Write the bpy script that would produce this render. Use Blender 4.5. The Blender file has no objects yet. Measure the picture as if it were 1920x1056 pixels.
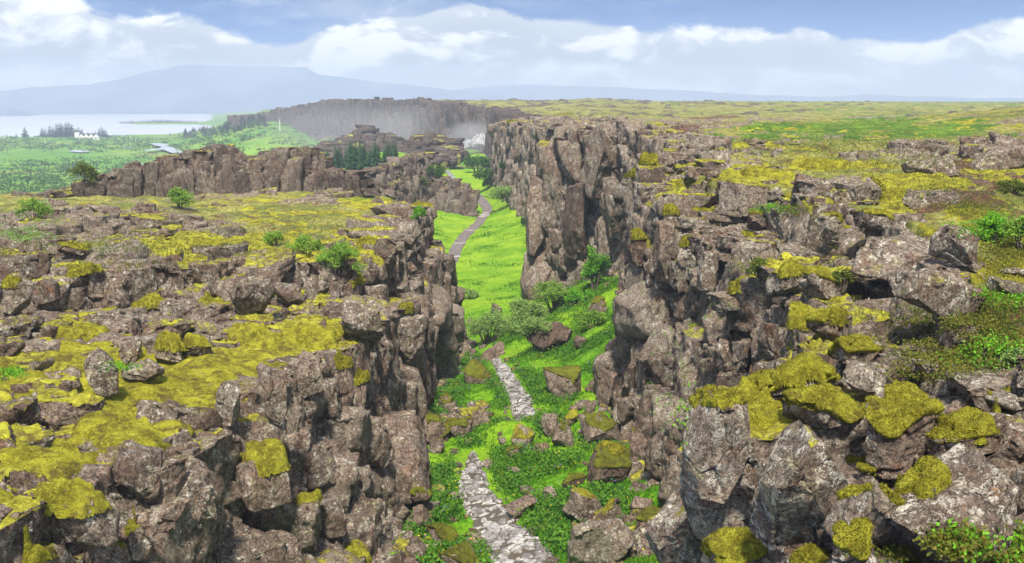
import bpy, bmesh, math, random
import numpy as np
from mathutils import Vector
rng = np.random.default_rng(7)
random.seed(7)
R = math.radians
scene = bpy.context.scene
COL = scene.collection

# ------------------------------------------------------------------ camera
FPX, W0, H0, PITCH = 1844.0, 1920.0, 1056.0, R(10.39)     # eye height is z = 0
cam_d = bpy.data.cameras.new('camera')
cam_d.sensor_width = 36.0
cam_d.lens = 36.0 * FPX / W0
cam_d.clip_start, cam_d.clip_end = 0.1, 12000.0
cam = bpy.data.objects.new('camera', cam_d)
COL.objects.link(cam)
cam.rotation_euler = (R(90) - PITCH, 0, 0)
scene.camera = cam

# ------------------------------------------------------------------ light, exposure
SUN_EL, SUN_AZ = R(57), R(181)          # azimuth clockwise from +Y: behind the viewer, a little to the left
vs = scene.view_settings
vs.view_transform, vs.look, vs.gamma, vs.use_curve_mapping = 'Standard', 'None', 1.0, False
vs.exposure = 0.9
scene.cycles.max_bounces = 6
scene.cycles.diffuse_bounces = 3
scene.cycles.glossy_bounces = 2
scene.cycles.transmission_bounces = 2
scene.cycles.transparent_max_bounces = 4
scene.cycles.volume_bounces = 0
sl = bpy.data.lights.new('sun', 'SUN')
sl.energy, sl.angle, sl.color = 4.6, R(6), (1.0, 0.92, 0.79)
sun = bpy.data.objects.new('sun', sl)
COL.objects.link(sun)
sd = Vector((math.sin(SUN_AZ) * math.cos(SUN_EL), math.cos(SUN_AZ) * math.cos(SUN_EL), math.sin(SUN_EL)))
sun.rotation_euler = sd.to_track_quat('Z', 'Y').to_euler()


class NT:
    """small helper for node trees"""
    def __init__(s, tree):
        s.t = tree
        s.t.nodes.clear()

    def n(s, typ, **kw):
        nd = s.t.nodes.new(typ)
        ins = kw.pop('i', {})
        for k, v in kw.items():
            setattr(nd, k, v)
        for k, v in ins.items():
            s.put(nd.inputs[k], v)
        return nd

    def put(s, sock, v):
        if isinstance(v, bpy.types.NodeSocket):
            s.t.links.new(v, sock)
        elif isinstance(v, bpy.types.Node):
            s.t.links.new(v.outputs[0], sock)
        else:
            if sock.type == 'RGBA' and len(v) == 3:
                v = (*v, 1)
            sock.default_value = v

    def m(s, op, a, b=0.0, c=0.0, clamp=False):
        return s.n('ShaderNodeMath', operation=op, use_clamp=clamp, i={0: a, 1: b, 2: c}).outputs[0]

    def mix(s, f, a, b):
        nd = s.n('ShaderNodeMix', data_type='RGBA', clamp_factor=True)
        s.put(nd.inputs[0], f); s.put(nd.inputs[6], a); s.put(nd.inputs[7], b)
        return nd.outputs[2]

    def ramp(s, f, lo, hi):
        nd = s.n('ShaderNodeMapRange', interpolation_type='SMOOTHSTEP', i={0: f, 1: lo, 2: hi, 3: 0.0, 4: 1.0})
        return nd.outputs[0]

    def noise(s, vec, scale, detail=4.0, rough=0.55, dist=0.0, out=0):
        return s.n('ShaderNodeTexNoise', i={'Vector': vec, 'Scale': scale, 'Detail': detail, 'Roughness': rough, 'Distortion': dist}).outputs[out]

    def vor(s, vec, scale, feature='F1', out='Distance', rnd=1.0):
        return s.n('ShaderNodeTexVoronoi', feature=feature, i={'Vector': vec, 'Scale': scale, 'Randomness': rnd}).outputs[out]

    def attr(s, name):
        return s.n('ShaderNodeAttribute', attribute_name=name).outputs['Fac']

    def curve(s, f, pts):
        nd = s.n('ShaderNodeFloatCurve')
        c = nd.mapping.curves[0]
        nd.mapping.use_clip = False
        pts = sorted(pts)
        c.points[0].location, c.points[1].location = pts[0], pts[-1]
        for p in pts[1:-1]:
            c.points.new(*p)
        nd.mapping.update()
        s.put(nd.inputs['Value'], f)
        return nd.outputs[0]


# ------------------------------------------------------------------ sky with clouds
world = bpy.data.worlds.new("World")
scene.world = world
world.use_nodes = True
N = NT(world.node_tree)
tc = N.n('ShaderNodeTexCoord')
sep = N.n('ShaderNodeSeparateXYZ', i={0: tc.outputs['Generated']})
X, Y, Z = sep.outputs
hor = N.m('SQRT', N.m('ADD', N.m('MULTIPLY', X, X), N.m('MULTIPLY', Y, Y)))
el = N.m('DIVIDE', Z, N.m('MAXIMUM', hor, 0.02))
az = N.m('ARCTAN2', X, Y)
sky = N.n('ShaderNodeTexSky', sky_type='NISHITA', sun_disc=False, sun_elevation=SUN_EL, sun_rotation=SUN_AZ,
          air_density=1.0, dust_density=0.3, ozone_density=2.5)
up = N.m('ADD', N.m('MULTIPLY', N.m('MAXIMUM', Z, 0.0), 4.0), 0.12)
N.put(sky.inputs[0], N.n('ShaderNodeCombineXYZ', i={0: X, 1: Y, 2: up}))
skyc = N.n('ShaderNodeHueSaturation', i={'Saturation': 1.6, 'Value': 0.95, 'Color': N.n('ShaderNodeVectorMath', operation='MULTIPLY', i={0: sky.outputs[0], 1: (0.62, 0.80, 1.0)}).outputs[0]}).outputs[0]
cv = N.n('ShaderNodeCombineXYZ', i={0: az, 1: N.m('MULTIPLY', el, 1.9), 2: 0.37}).outputs[0]
cv2 = N.n('ShaderNodeCombineXYZ', i={0: N.m('ADD', az, 0.012), 1: N.m('ADD', N.m('MULTIPLY', el, 1.9), -0.022), 2: 0.37}).outputs[0]
n1 = N.noise(cv, 13.0, 9.0, 0.58, 0.35)
n1b = N.noise(cv2, 13.0, 9.0, 0.58, 0.35)
n2 = N.noise(cv, 4.0, 3.0, 0.5)
az01 = N.m('DIVIDE', N.m('ADD', az, 0.6), 1.2)
top_px = [(-190, 2), (0, -12), (120, -5), (170, 14), (260, 20), (350, 20), (390, 22), (450, 52), (520, 62), (600, 50), (680, 40), (800, 6),
          (900, -8), (1000, 12), (1060, 24), (1150, 34), (1250, 30), (1350, 40), (1450, 48), (1500, 36), (1540, 52), (1600, 70),
          (1700, 78), (1760, 60), (1840, 38), (1920, 34), (2110, 20)]
tops = N.curve(az01, [((math.atan((x - 960) / FPX) + 0.6) / 1.2, (190 - y - 20) / FPX * 6) for x, y in top_px])
tops = N.m('DIVIDE', tops, 6.0)
over = N.m('SUBTRACT', tops, el)
cover_low = N.ramp(N.m('ADD', over, N.m('MULTIPLY', N.m('SUBTRACT', n1, 0.5), 0.055)), -0.003, 0.006)
cn = N.n('ShaderNodeVectorMath', operation='MULTIPLY', i={0: tc.outputs['Generated'], 1: (1.0, 1.0, 1.6)}).outputs[0]
nh = N.noise(cn, 2.2, 6.0, 0.55)
cover_high = N.m('MULTIPLY', N.ramp(nh, 0.40, 0.56), N.ramp(el, 0.14, 0.35))
thin = N.m('MULTIPLY', N.ramp(N.noise(N.n('ShaderNodeCombineXYZ', i={0: az, 1: N.m('MULTIPLY', el, 5.0), 2: 1.3}).outputs[0], 5.0, 6.0, 0.6), 0.42, 0.75), 0.55)
thin = N.m('MULTIPLY', thin, N.ramp(az, 0.32, -0.12))
cover = N.m('MAXIMUM', N.m('MAXIMUM', cover_low, cover_high), thin)
# billow shading: noise compared with itself a little nearer the sun
bill = N.ramp(N.m('ADD', N.m('MULTIPLY', N.m('SUBTRACT', n1, n1b), 3.2), N.m('MULTIPLY', N.m('SUBTRACT', n2, 0.5), 1.5)), -0.26, 0.34)
rim = N.ramp(over, 0.035, 0.0)
lit = N.m('ADD', bill, N.m('MULTIPLY', rim, 0.25), clamp=True)
cloudc = N.mix(lit, (2.9, 3.3, 3.8), (7.1, 7.1, 7.0))
lowpale = N.ramp(el, 0.045, 0.0)
cloudc = N.mix(N.m('MULTIPLY', lowpale, 0.6), cloudc, (5.4, 5.8, 6.5))
bg = N.n('ShaderNodeBackground', i={'Color': N.mix(cover, skyc, cloudc), 'Strength': 0.1})
N.n('ShaderNodeOutputWorld', i={'Surface': bg})


# ------------------------------------------------------------------ numeric helpers
def PT(px, py, Yd):
    """the place at distance Yd that the photo shows at this pixel"""
    x, y = (px - W0 / 2) / FPX, -(py - H0 / 2) / FPX
    dy = math.cos(PITCH) + y * math.sin(PITCH)
    dz = -math.sin(PITCH) + y * math.cos(PITCH)
    k = Yd / dy
    return (x * k, Yd, dz * k)


def proj(P):
    cy = P[..., 1] * math.cos(PITCH) - P[..., 2] * math.sin(PITCH)
    up_ = P[..., 1] * math.sin(PITCH) + P[..., 2] * math.cos(PITCH)
    cy = np.maximum(cy, 0.1)
    return W0 / 2 + P[..., 0] / cy * FPX, H0 / 2 - up_ / cy * FPX


def sst(a, b, x):
    t = np.clip((x - a) / (b - a), 0, 1)
    return t * t * (3 - 2 * t)


_T = rng.random((65536, 4), dtype=np.float32)


def _hash(x, y, z, seed):
    h = (x * np.int64(73856093)) ^ (y * np.int64(19349663)) ^ (z * np.int64(83492791)) ^ np.int64(seed * 977 + 131)
    h = h ^ (h >> 13)
    h = (h * np.int64(1274126177)) & np.int64(0x7fffffff)
    return ((h >> 7) ^ h) & 0xFFFF


def vnoise(P, seed=0):
    """value noise, 0..1"""
    i = np.floor(P).astype(np.int64)
    f = (P - i).astype(np.float32)
    f = f * f * (3 - 2 * f)
    out = np.zeros(len(P), np.float32)
    for a in (0, 1):
        wa = f[:, 0] if a else 1 - f[:, 0]
        for b in (0, 1):
            wb = f[:, 1] if b else 1 - f[:, 1]
            for c in (0, 1):
                wc = f[:, 2] if c else 1 - f[:, 2]
                out += wa * wb * wc * _T[_hash(i[:, 0] + a, i[:, 1] + b, i[:, 2] + c, seed), 0]
    return out


def fbm(P, oct=4, seed=0, rough=0.5):
    """-1..1"""
    P = np.asarray(P, np.float64).reshape(-1, 3)
    o, a, t = np.zeros(len(P), np.float32), 1.0, 0.0
    for k in range(oct):
        o += a * (vnoise(P * 2 ** k + 17.3 * k, seed + k) * 2 - 1)
        t += a
        a *= rough
    return o / t * 1.6


def vor3(P, seed, jit=0.9):
    """nearest and second distance, random numbers of the cell, vector to its middle"""
    n = len(P)
    F1 = np.empty(n, np.float32); F2 = np.empty(n, np.float32)
    RD = np.empty((n, 4), np.float32); V = np.empty((n, 3), np.float32)
    for s in range(0, n, 120000):
        p = P[s:s + 120000]
        b = np.floor(p).astype(np.int64)
        fr = (p - b).astype(np.float32)
        m = len(p)
        d1 = np.full(m, 9, np.float32); d2 = np.full(m, 9, np.float32)
        hh = np.zeros(m, np.int64); vv = np.zeros((m, 3), np.float32)
        for i in (-1, 0, 1):
            for j in (-1, 0, 1):
                for k in (-1, 0, 1):
                    h = _hash(b[:, 0] + i, b[:, 1] + j, b[:, 2] + k, seed)
                    r = _T[h]
                    v = fr - (np.array((i + .5, j + .5, k + .5), np.float32) + (r[:, :3] - .5) * jit)
                    d = (v * v).sum(1)
                    c = d < d1
                    d2 = np.where(c, d1, np.minimum(d2, d))
                    d1 = np.where(c, d, d1)
                    hh = np.where(c, h, hh)
                    vv[c] = v[c]
        sl_ = slice(s, s + m)
        F1[sl_], F2[sl_], RD[sl_], V[sl_] = np.sqrt(d1), np.sqrt(d2), _T[(hh * 31 + 7) & 0xFFFF], vv
    return F1, F2, RD, V


def blocks(P, scale, amp, tilt, crack, cw, seed, warp=0.18):
    """how far each point of a broken rock face stands out: blocks at their own depth and tilt with gaps between"""
    sc = np.array(scale)
    Q = P / sc
    w = np.stack([fbm(Q * 1.7 + 31 * k, 2, seed + 50 + k) for k in range(3)], 1) * warp
    F1, F2, RD, V = vor3(Q + w, seed)
    e = F2 - F1
    t = (RD[:, 1:4] * 2 - 1)
    return (amp * (RD[:, 0] * 2 - 1) + tilt * (t * V * sc).sum(1) - crack * (0.25 + RD[:, 2]) * (1 - sst(0, cw, e))).astype(np.float32), e


def blur(A, it=1):
    for _ in range(it):
        B = A.copy()
        B[1:-1] = (A[:-2] + 2 * A[1:-1] + A[2:]) / 4
        A = B.copy()
        A[:, 1:-1] = (B[:, :-2] + 2 * B[:, 1:-1] + B[:, 2:]) / 4
    return A


def normals(P):
    du = np.gradient(P, axis=0); dv = np.gradient(P, axis=1)
    n = np.cross(dv, du)
    n /= np.maximum(np.linalg.norm(n, axis=2, keepdims=True), 1e-9)
    return n


def make_mesh(name, V, F, mat, parent=None, smooth=True, attrs=None):
    V = np.ascontiguousarray(V, np.float32); F = np.ascontiguousarray(F, np.int32)
    me = bpy.data.meshes.new(name)
    k = F.shape[1]
    me.vertices.add(len(V)); me.vertices.foreach_set('co', V.ravel())
    me.loops.add(F.size); me.loops.foreach_set('vertex_index', F.ravel())
    me.polygons.add(len(F))
    me.polygons.foreach_set('loop_start', np.arange(0, F.size, k, dtype=np.int32))
    if smooth:
        me.polygons.foreach_set('use_smooth', np.ones(len(F), bool))
    for an, av in (attrs or {}).items():
        a = me.attributes.new(an, 'FLOAT', 'POINT')
        a.data.foreach_set('value', np.ascontiguousarray(av, np.float32).ravel())
    me.update(calc_edges=True)
    me.materials.append(mat)
    o = bpy.data.objects.new(name, me)
    COL.objects.link(o)
    o.parent = parent
    return o


def grid_faces(nr, ns, keep=None):
    i = np.arange(nr * ns).reshape(nr, ns)
    F = np.stack([i[:-1, :-1], i[:-1, 1:], i[1:, 1:], i[1:, :-1]], 2).reshape(-1, 4)
    return F if keep is None else F[keep.reshape(-1)]


def fuzz(V, F, count, size, seed):
    """short upright sprigs all over a mossy surface, so that its outline is not clean"""
    g = np.random.default_rng(seed)
    a = V[F[:, 0]]; b = V[F[:, 1]]; c = V[F[:, 2]]
    nr_ = np.cross(b - a, c - a)
    ar = np.linalg.norm(nr_, axis=1)
    w = ar / np.maximum(np.linalg.norm((a + b + c) / 3, axis=1), 4) ** 2 if ar.sum() > 60 else ar
    k = g.choice(len(F), count, p=w / w.sum())
    r1, r2 = g.random((2, count)); fl = r1 + r2 > 1; r1 = np.where(fl, 1 - r1, r1); r2 = np.where(fl, 1 - r2, r2)
    p = a[k] + (b[k] - a[k]) * r1[:, None] + (c[k] - a[k]) * r2[:, None]
    n_ = nr_[k] / np.maximum(ar[k], 1e-12)[:, None]
    n_ = np.where(n_[:, 2:] < 0, -n_, n_)
    d = n_ + g.normal(0, .45, (count, 3)); d[:, 2] += .15
    d /= np.linalg.norm(d, axis=1, keepdims=True)
    t = np.cross(d, g.normal(0, 1, (count, 3))); t /= np.maximum(np.linalg.norm(t, axis=1, keepdims=True), 1e-6)
    s_ = (size * g.uniform(.5, 1.3, count))[:, None]
    q = np.stack([p - n_ * s_ * .3, p + d * s_ * .5 + t * s_ * .3, p + d * s_, p + d * s_ * .5 - t * s_ * .3], 1).reshape(-1, 3)
    i = np.arange(count)[:, None] * 4 + len(V)
    if F.shape[1] == 4:
        F2 = np.concatenate([i, i + 1, i + 2, i + 3], 1)
    else:
        F2 = np.concatenate([np.concatenate([i, i + 1, i + 2], 1), np.concatenate([i, i + 2, i + 3], 1)])
    return np.concatenate([V, q]), np.concatenate([F, F2])


def tag(o, label=None, cat=None, group=None, kind=None):
    for k, v in (('label', label), ('category', cat), ('group', group), ('kind', kind)):
        if v:
            o[k] = v
    return o


def curve_at(pts, ys, ix):
    pts = sorted(pts, key=lambda p: p[1])
    return np.interp(ys, [p[1] for p in pts], [p[ix] for p in pts])


def smooth1(a, k):
    if k < 1:
        return a
    ker = np.hanning(2 * k + 3); ker /= ker.sum()
    return np.convolve(np.pad(a, (k + 1, k + 1), mode='edge'), ker, 'valid')


def section_sheet(y0, y1, step, curves, nseg, sm=6):
    """sheet swept along the gorge: each curve is a line of (X, Y, z); between curves the section is ruled.
    Returns points (rows, cols, 3) and the curve number of every column."""
    nr = int(math.log(y1 / y0) / step) + 1
    ys = np.geomspace(y0, y1, nr)
    C = [np.stack([smooth1(curve_at(c, ys, 0), sm), ys, smooth1(curve_at(c, ys, 2), sm)], 1) for c in curves]
    cols, u = [], []
    for k, n in enumerate(nseg):
        for j in range(n):
            t = j / n
            cols.append(C[k] * (1 - t) + C[k + 1] * t); u.append(k + t)
    cols.append(C[-1]); u.append(len(nseg))
    return np.stack(cols, 1), np.array(u)


def along(u, vals):
    return np.interp(u, range(len(vals)), vals)


def paint(P, blobs, seed=3, rag=0.6, fs=1.2):
    """0..1 mask of patches that the ground really carries; blobs (px, py, rx, ry) say where on the photo they were read off"""
    shp = P.shape[:-1]
    Q = P.reshape(-1, 3)
    u, v = proj(Q)
    nz = fbm(Q * fs, 4, seed) * rag
    m = np.zeros(len(Q), np.float32)
    for px, py, rx, ry in blobs:
        d = ((u - px) / rx) ** 2 + ((v - py) / ry) ** 2
        sel = d < 4
        m[sel] = np.maximum(m[sel], np.clip(1.35 - d[sel] + nz[sel], 0, 1))
    return m.reshape(shp)


# ------------------------------------------------------------------ materials
def new_mat(name):
    m = bpy.data.materials.new(name)
    m.use_nodes = True
    return m, NT(m.node_tree)


def finish(n, col, rough=0.9, height=None, dist=0.02, spec=0.25, strength=1.0, **kw):
    b = n.n('ShaderNodeBsdfPrincipled', i={'Base Color': col, 'Roughness': rough, 'Specular IOR Level': spec, **kw})
    if height is not None:
        n.put(b.inputs['Normal'], n.n('ShaderNodeBump', i={'Height': height, 'Distance': dist, 'Strength': strength}))
    n.n('ShaderNodeOutputMaterial', i={'Surface': b})


def rock_colour(n, co, lichen=1.0, warm=1.0, fine=1.0, tone=None):
    """colour and height of weathered basalt with lichen; tone -1..1 is the stone's own shade"""
    a = n.noise(co, 0.55, 5, 0.6)
    b = n.noise(co, 2.6, 6, 0.65)
    f = n.noise(co, 15.0 * fine, 6, 0.72)
    c = n.mix(n.ramp(a, 0.36, 0.62), (0.150, 0.090, 0.060), (0.195, 0.148, 0.118))
    c = n.mix(n.ramp(b, 0.44, 0.66), c, (0.290, 0.215, 0.163))
    c = n.mix(n.m('MULTIPLY', n.ramp(n.noise(co, 1.1, 5, 0.6, 0.5), 0.55, 0.70), 0.75), c, (0.185 * warm, 0.094, 0.048))
    if tone is not None:
        c = n.mix(n.ramp(tone, 0.1, 0.9), c, n.mix(.55, c, (0.335, 0.280, 0.225)))
        c = n.mix(n.ramp(tone, -0.1, -0.9), c, n.mix(.55, c, (0.066, 0.045, 0.036)))
    c = n.mix(n.m('MULTIPLY', n.ramp(f, 0.57, 0.41), 0.82), c, (0.040, 0.027, 0.022))
    grp = n.ramp(n.noise(co, 0.9, 6, 0.7), 0.55 - 0.14 * lichen, 0.68 - 0.14 * lichen)
    wv = n.n('ShaderNodeVectorMath', operation='ADD', i={0: co, 1: n.n('ShaderNodeVectorMath', operation='SCALE', i={0: n.noise(co, 9.0, 4, 0.7, out=1), 'Scale': 0.30}).outputs[0]}).outputs[0]
    d1 = n.vor(wv, 8.5 * fine)
    d2 = n.vor(wv, 21.0 * fine)
    th = n.noise(co, 4.0, 5, 0.7)
    l1 = n.ramp(n.m('ADD', d1, n.m('MULTIPLY', n.m('SUBTRACT', th, 0.5), -1.6)), 0.36, 0.20)
    l2 = n.ramp(n.m('ADD', d2, n.m('MULTIPLY', n.m('SUBTRACT', th, 0.5), -1.9)), 0.44, 0.26)
    l3 = n.ramp(n.noise(co, 34.0, 5, 0.75), 0.52, 0.62)
    li = n.m('MAXIMUM', n.m('MAXIMUM', n.m('MULTIPLY', l1, 0.85), n.m('MULTIPLY', l2, 0.8)), n.m('MULTIPLY', l3, 0.55))
    li = n.m('MULTIPLY', li, grp, clamp=True)
    lc = n.mix(n.ramp(n.noise(co, 6.0, 4, .7), 0.40, 0.62), (0.37, 0.33, 0.26), (0.62, 0.59, 0.51))
    lc = n.mix(n.m('MULTIPLY', n.ramp(n.noise(co, 1.7, 4), 0.50, 0.64), 0.7), lc, (0.30, 0.275, 0.125))
    c = n.mix(n.m('MULTIPLY', li, min(1.0, 0.55 + 0.4 * lichen)), c, lc)
    og = n.m('MULTIPLY', n.ramp(n.noise(co, 3.7, 5, 0.7), 0.62, 0.69), 0.65)
    c = n.mix(n.m('MULTIPLY', og, n.ramp(f, 0.45, 0.55)), c, (0.38, 0.175, 0.05))
    h = n.m('ADD', n.m('ADD', n.m('MULTIPLY', b, 1.1), n.m('MULTIPLY', f, 0.75)), n.m('MULTIPLY', li, 0.20))
    wr = n.n('ShaderNodeVectorMath', operation='MULTIPLY', i={0: wv, 1: (1.0, 1.0, 0.6)}).outputs[0]
    cr = n.vor(wr, 2.1 * fine, 'DISTANCE_TO_EDGE')
    h = n.m('ADD', h, n.m('MULTIPLY', n.ramp(cr, 0.0, 0.045), 0.55))
    h = n.m('ADD', h, n.m('MULTIPLY', n.noise(co, 50.0, 3, 0.65), 0.26))
    return c, h


def moss_colour(n, co):
    a = n.noise(co, 1.3, 5, 0.6)
    f = n.noise(co, 9.0, 5, 0.7)
    g = n.noise(co, 42.0, 4, 0.75)
    c = n.mix(n.ramp(a, 0.38, 0.64), (0.205, 0.190, 0.016), (0.450, 0.440, 0.034))
    c = n.mix(n.m('MULTIPLY', n.ramp(f, 0.46, 0.66), 0.7), c, (0.60, 0.59, 0.065))
    c = n.mix(n.m('MULTIPLY', n.ramp(n.noise(co, 2.1, 5, 0.65), 0.51, 0.64), 0.75), c, (0.115, 0.078, 0.030))
    c = n.mix(n.m('MULTIPLY', n.ramp(g, 0.54, 0.38), 0.55), c, (0.075, 0.058, 0.010))
    h = n.m('ADD', n.m('ADD', n.m('MULTIPLY', f, 0.9), n.m('MULTIPLY', g, 0.8)), n.m('MULTIPLY', n.noise(co, 3.5, 3, .6), 1.6))
    return c, h


def heath_colour(n, co):
    """low moor: olive moss, brown heather, green crowberry"""
    a = n.noise(co, 0.30, 6, 0.62)
    b = n.noise(co, 1.4, 6, 0.65)
    f = n.noise(co, 8.0, 5, 0.7)
    c = n.mix(n.ramp(a, 0.40, 0.60), (0.150, 0.170, 0.032), (0.330, 0.315, 0.080))
    c = n.mix(n.m('MULTIPLY', n.ramp(b, 0.50, 0.64), 0.75), c, (0.110, 0.165, 0.022))
    c = n.mix(n.m('MULTIPLY', n.ramp(n.noise(co, 0.8, 5, 0.65), 0.52, 0.66), 0.8), c, (0.140, 0.074, 0.040))
    c = n.mix(n.m('MULTIPLY', n.ramp(f, 0.54, 0.36), 0.6), c, (0.065, 0.055, 0.018))
    h = n.m('ADD', b, n.m('MULTIPLY', f, 0.6))
    return c, h


def soil_colour(n, co):
    c = n.mix(n.ramp(n.noise(co, 5.0, 5, 0.7), 0.4, 0.65), (0.075, 0.037, 0.024), (0.190, 0.092, 0.058))
    return n.mix(n.m('MULTIPLY', n.ramp(n.noise(co, 1.2, 4), 0.48, 0.64), 0.6), c, (0.16, 0.125, 0.10))


def green_colour(n, co):
    a = n.noise(co, 0.35, 5, 0.6)
    f = n.noise(co, 5.0, 5, 0.7)
    c = n.mix(n.ramp(a, 0.38, 0.62), (0.060, 0.130, 0.012), (0.140, 0.235, 0.018))
    c = n.mix(n.m('MULTIPLY', n.ramp(f, 0.56, 0.38), 0.6), c, (0.028, 0.080, 0.008))
    return n.mix(n.m('MULTIPLY', n.ramp(n.noise(co, 1.9, 4), 0.58, 0.70), 0.5), c, (0.19, 0.23, 0.04))


def terrain_material(name, lichen=1.0, warm=1.0, dark=0.0):
    m, n = new_mat(name)
    co = n.n('ShaderNodeTexCoord').outputs['Object']
    rc, rh = rock_colour(n, co, lichen, warm, 1.0, n.attr('tone'))
    if dark:
        rc = n.mix(dark, rc, (.030, .027, .028))
    hc, hh = heath_colour(n, co)
    mc, mh = moss_colour(n, co)
    jit = n.m('MULTIPLY', n.m('SUBTRACT', n.noise(co, 3.2, 6, 0.7), 0.5), 0.9)

    def mask(nm, lo=0.42, hi=0.60):
        return n.ramp(n.m('ADD', n.attr(nm), jit), lo, hi)
    mr, mm, ms, mg = mask('rock'), mask('moss', 0.45, 0.58), mask('soil'), mask('green')
    c = n.mix(mr, hc, rc)
    c = n.mix(ms, c, soil_colour(n, co))
    c = n.mix(mg, c, green_colour(n, co))
    c = n.mix(mm, c, mc)
    h = n.m('ADD', n.m('MULTIPLY', rh, 1.0), n.m('MULTIPLY', mm, 0.5))
    finish(n, c, 0.92, h, 0.075, 0.2)
    return m


def simple_material(name, fn, rough=0.95, dist=0.03, spec=0.1):
    m, n = new_mat(name)
    co = n.n('ShaderNodeTexCoord').outputs['Object']
    r = fn(n, co)
    c, h = r if isinstance(r, tuple) else (r, None)
    finish(n, c, rough, h, dist, spec)
    return m


M = {}
M['rock'] = terrain_material('lichen_basalt')
M['ridge_rock'] = terrain_material('ridge_basalt', 0.7, 0.9, .32)  # basalt darkened in its colour, standing in for shade on the ridge face
M['far_rock'] = terrain_material('far_basalt', 0.35, 0.8, .62)
M['moss'] = simple_material('woolly_moss', moss_colour, 1.0, 0.10)


def grass_colour(n, co):
    a = n.noise(co, 0.09, 4, 0.6)
    b = n.noise(co, 0.8, 6, 0.65)
    f = n.noise(co, 6.0, 5, 0.7)
    c = n.mix(n.ramp(a, 0.40, 0.60), (0.100, 0.270, 0.006), (0.185, 0.330, 0.012))
    c = n.mix(n.m('MULTIPLY', n.ramp(b, 0.50, 0.66), 0.7), c, (0.060, 0.200, 0.008))
    c = n.mix(n.m('MULTIPLY', n.ramp(f, 0.56, 0.38), 0.5), c, (0.035, 0.110, 0.008))
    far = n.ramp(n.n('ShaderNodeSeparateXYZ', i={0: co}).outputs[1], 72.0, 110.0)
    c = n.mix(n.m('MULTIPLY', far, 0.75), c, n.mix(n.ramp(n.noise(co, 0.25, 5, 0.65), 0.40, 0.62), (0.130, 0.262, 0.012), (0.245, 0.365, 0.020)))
    br = n.m('ADD', n.attr('soil'), n.m('MULTIPLY', n.m('SUBTRACT', n.noise(co, 2.2, 5, 0.7), 0.5), 1.2))
    c = n.mix(n.ramp(br, 0.5, 0.75), c, (0.070, 0.055, 0.016))
    return c, n.m('ADD', b, f)


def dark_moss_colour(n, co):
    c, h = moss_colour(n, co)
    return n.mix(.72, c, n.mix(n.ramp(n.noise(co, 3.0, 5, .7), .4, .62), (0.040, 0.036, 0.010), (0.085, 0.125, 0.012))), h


M['moss_dark'] = simple_material('green_brown_moss', dark_moss_colour, 1.0, 0.08)
M['grass_ground'] = simple_material('grass_ground', grass_colour, 0.95, 0.12)


def valley_colour(n, co):
    a = n.noise(co, 0.010, 6, 0.62)
    st = n.n('ShaderNodeVectorMath', operation='MULTIPLY', i={0: co, 1: (0.012, 0.034, 0.03)}).outputs[0]
    b = n.noise(st, 1.0, 7, 0.68)
    d = n.noise(co, 0.085, 7, 0.75)
    c = n.mix(n.ramp(a, 0.42, 0.60), (0.085, 0.215, 0.018), (0.165, 0.285, 0.026))
    c = n.mix(n.m('MULTIPLY', n.ramp(b, 0.52, 0.64), 0.85), c, (0.225, 0.205, 0.055))
    c = n.mix(n.m('MULTIPLY', n.ramp(d, 0.52, 0.62), 0.85), c, (0.032, 0.085, 0.020))
    return n.mix(n.attr('soil'), c, (0.13, 0.10, 0.075))


M['valley'] = simple_material('valley_meadow', valley_colour)


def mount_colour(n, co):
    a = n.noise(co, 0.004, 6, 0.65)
    return n.mix(n.ramp(a, 0.4, 0.65), (0.09, 0.14, 0.23), (0.14, 0.18, 0.28))  # blue of the distant air is put into the slope colour


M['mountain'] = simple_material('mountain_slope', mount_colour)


def water_material(name, col, rough, bump, scale):
    m, n = new_mat(name)
    co = n.n('ShaderNodeTexCoord').outputs['Object']
    finish(n, col, rough, n.noise(co, scale, 4, 0.6), bump, 0.5)
    return m


M['lake'] = water_material('lake_water', (0.50, 0.53, 0.56), 0.25, 0.05, 0.6)  # pale base colour stands in for bright sky reflected in the water

# ------------------------------------------------------------------ haze
mh, n = new_mat('haze')
n.n('ShaderNodeOutputMaterial', i={'Volume': n.n('ShaderNodeVolumePrincipled', i={'Color': (0.66, 0.79, 0.98, 1), 'Density': 0.00042, 'Anisotropy': -0.08})})
bm = bmesh.new()
bmesh.ops.create_cube(bm, size=1.0)
for v in bm.verts:
    v.co = (v.co.x * 7600, -60 + (v.co.y + .5) * 4700, -52 + (v.co.z + .5) * 195)
me = bpy.data.meshes.new('haze'); bm.to_mesh(me); bm.free(); me.materials.append(mh)
tag(COL.objects.link(bpy.data.objects.new('haze', me)) or bpy.data.objects['haze'], kind='stuff')


# ------------------------------------------------------------------ broken rock
def ico(sub):
    b = bmesh.new()
    bmesh.ops.create_icosphere(b, subdivisions=sub, radius=1.0)
    b.verts.ensure_lookup_table()
    V = np.array([v.co[:] for v in b.verts]); F = np.array([[v.index for v in f.verts] for f in b.faces])
    b.free()
    return V, F


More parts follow.
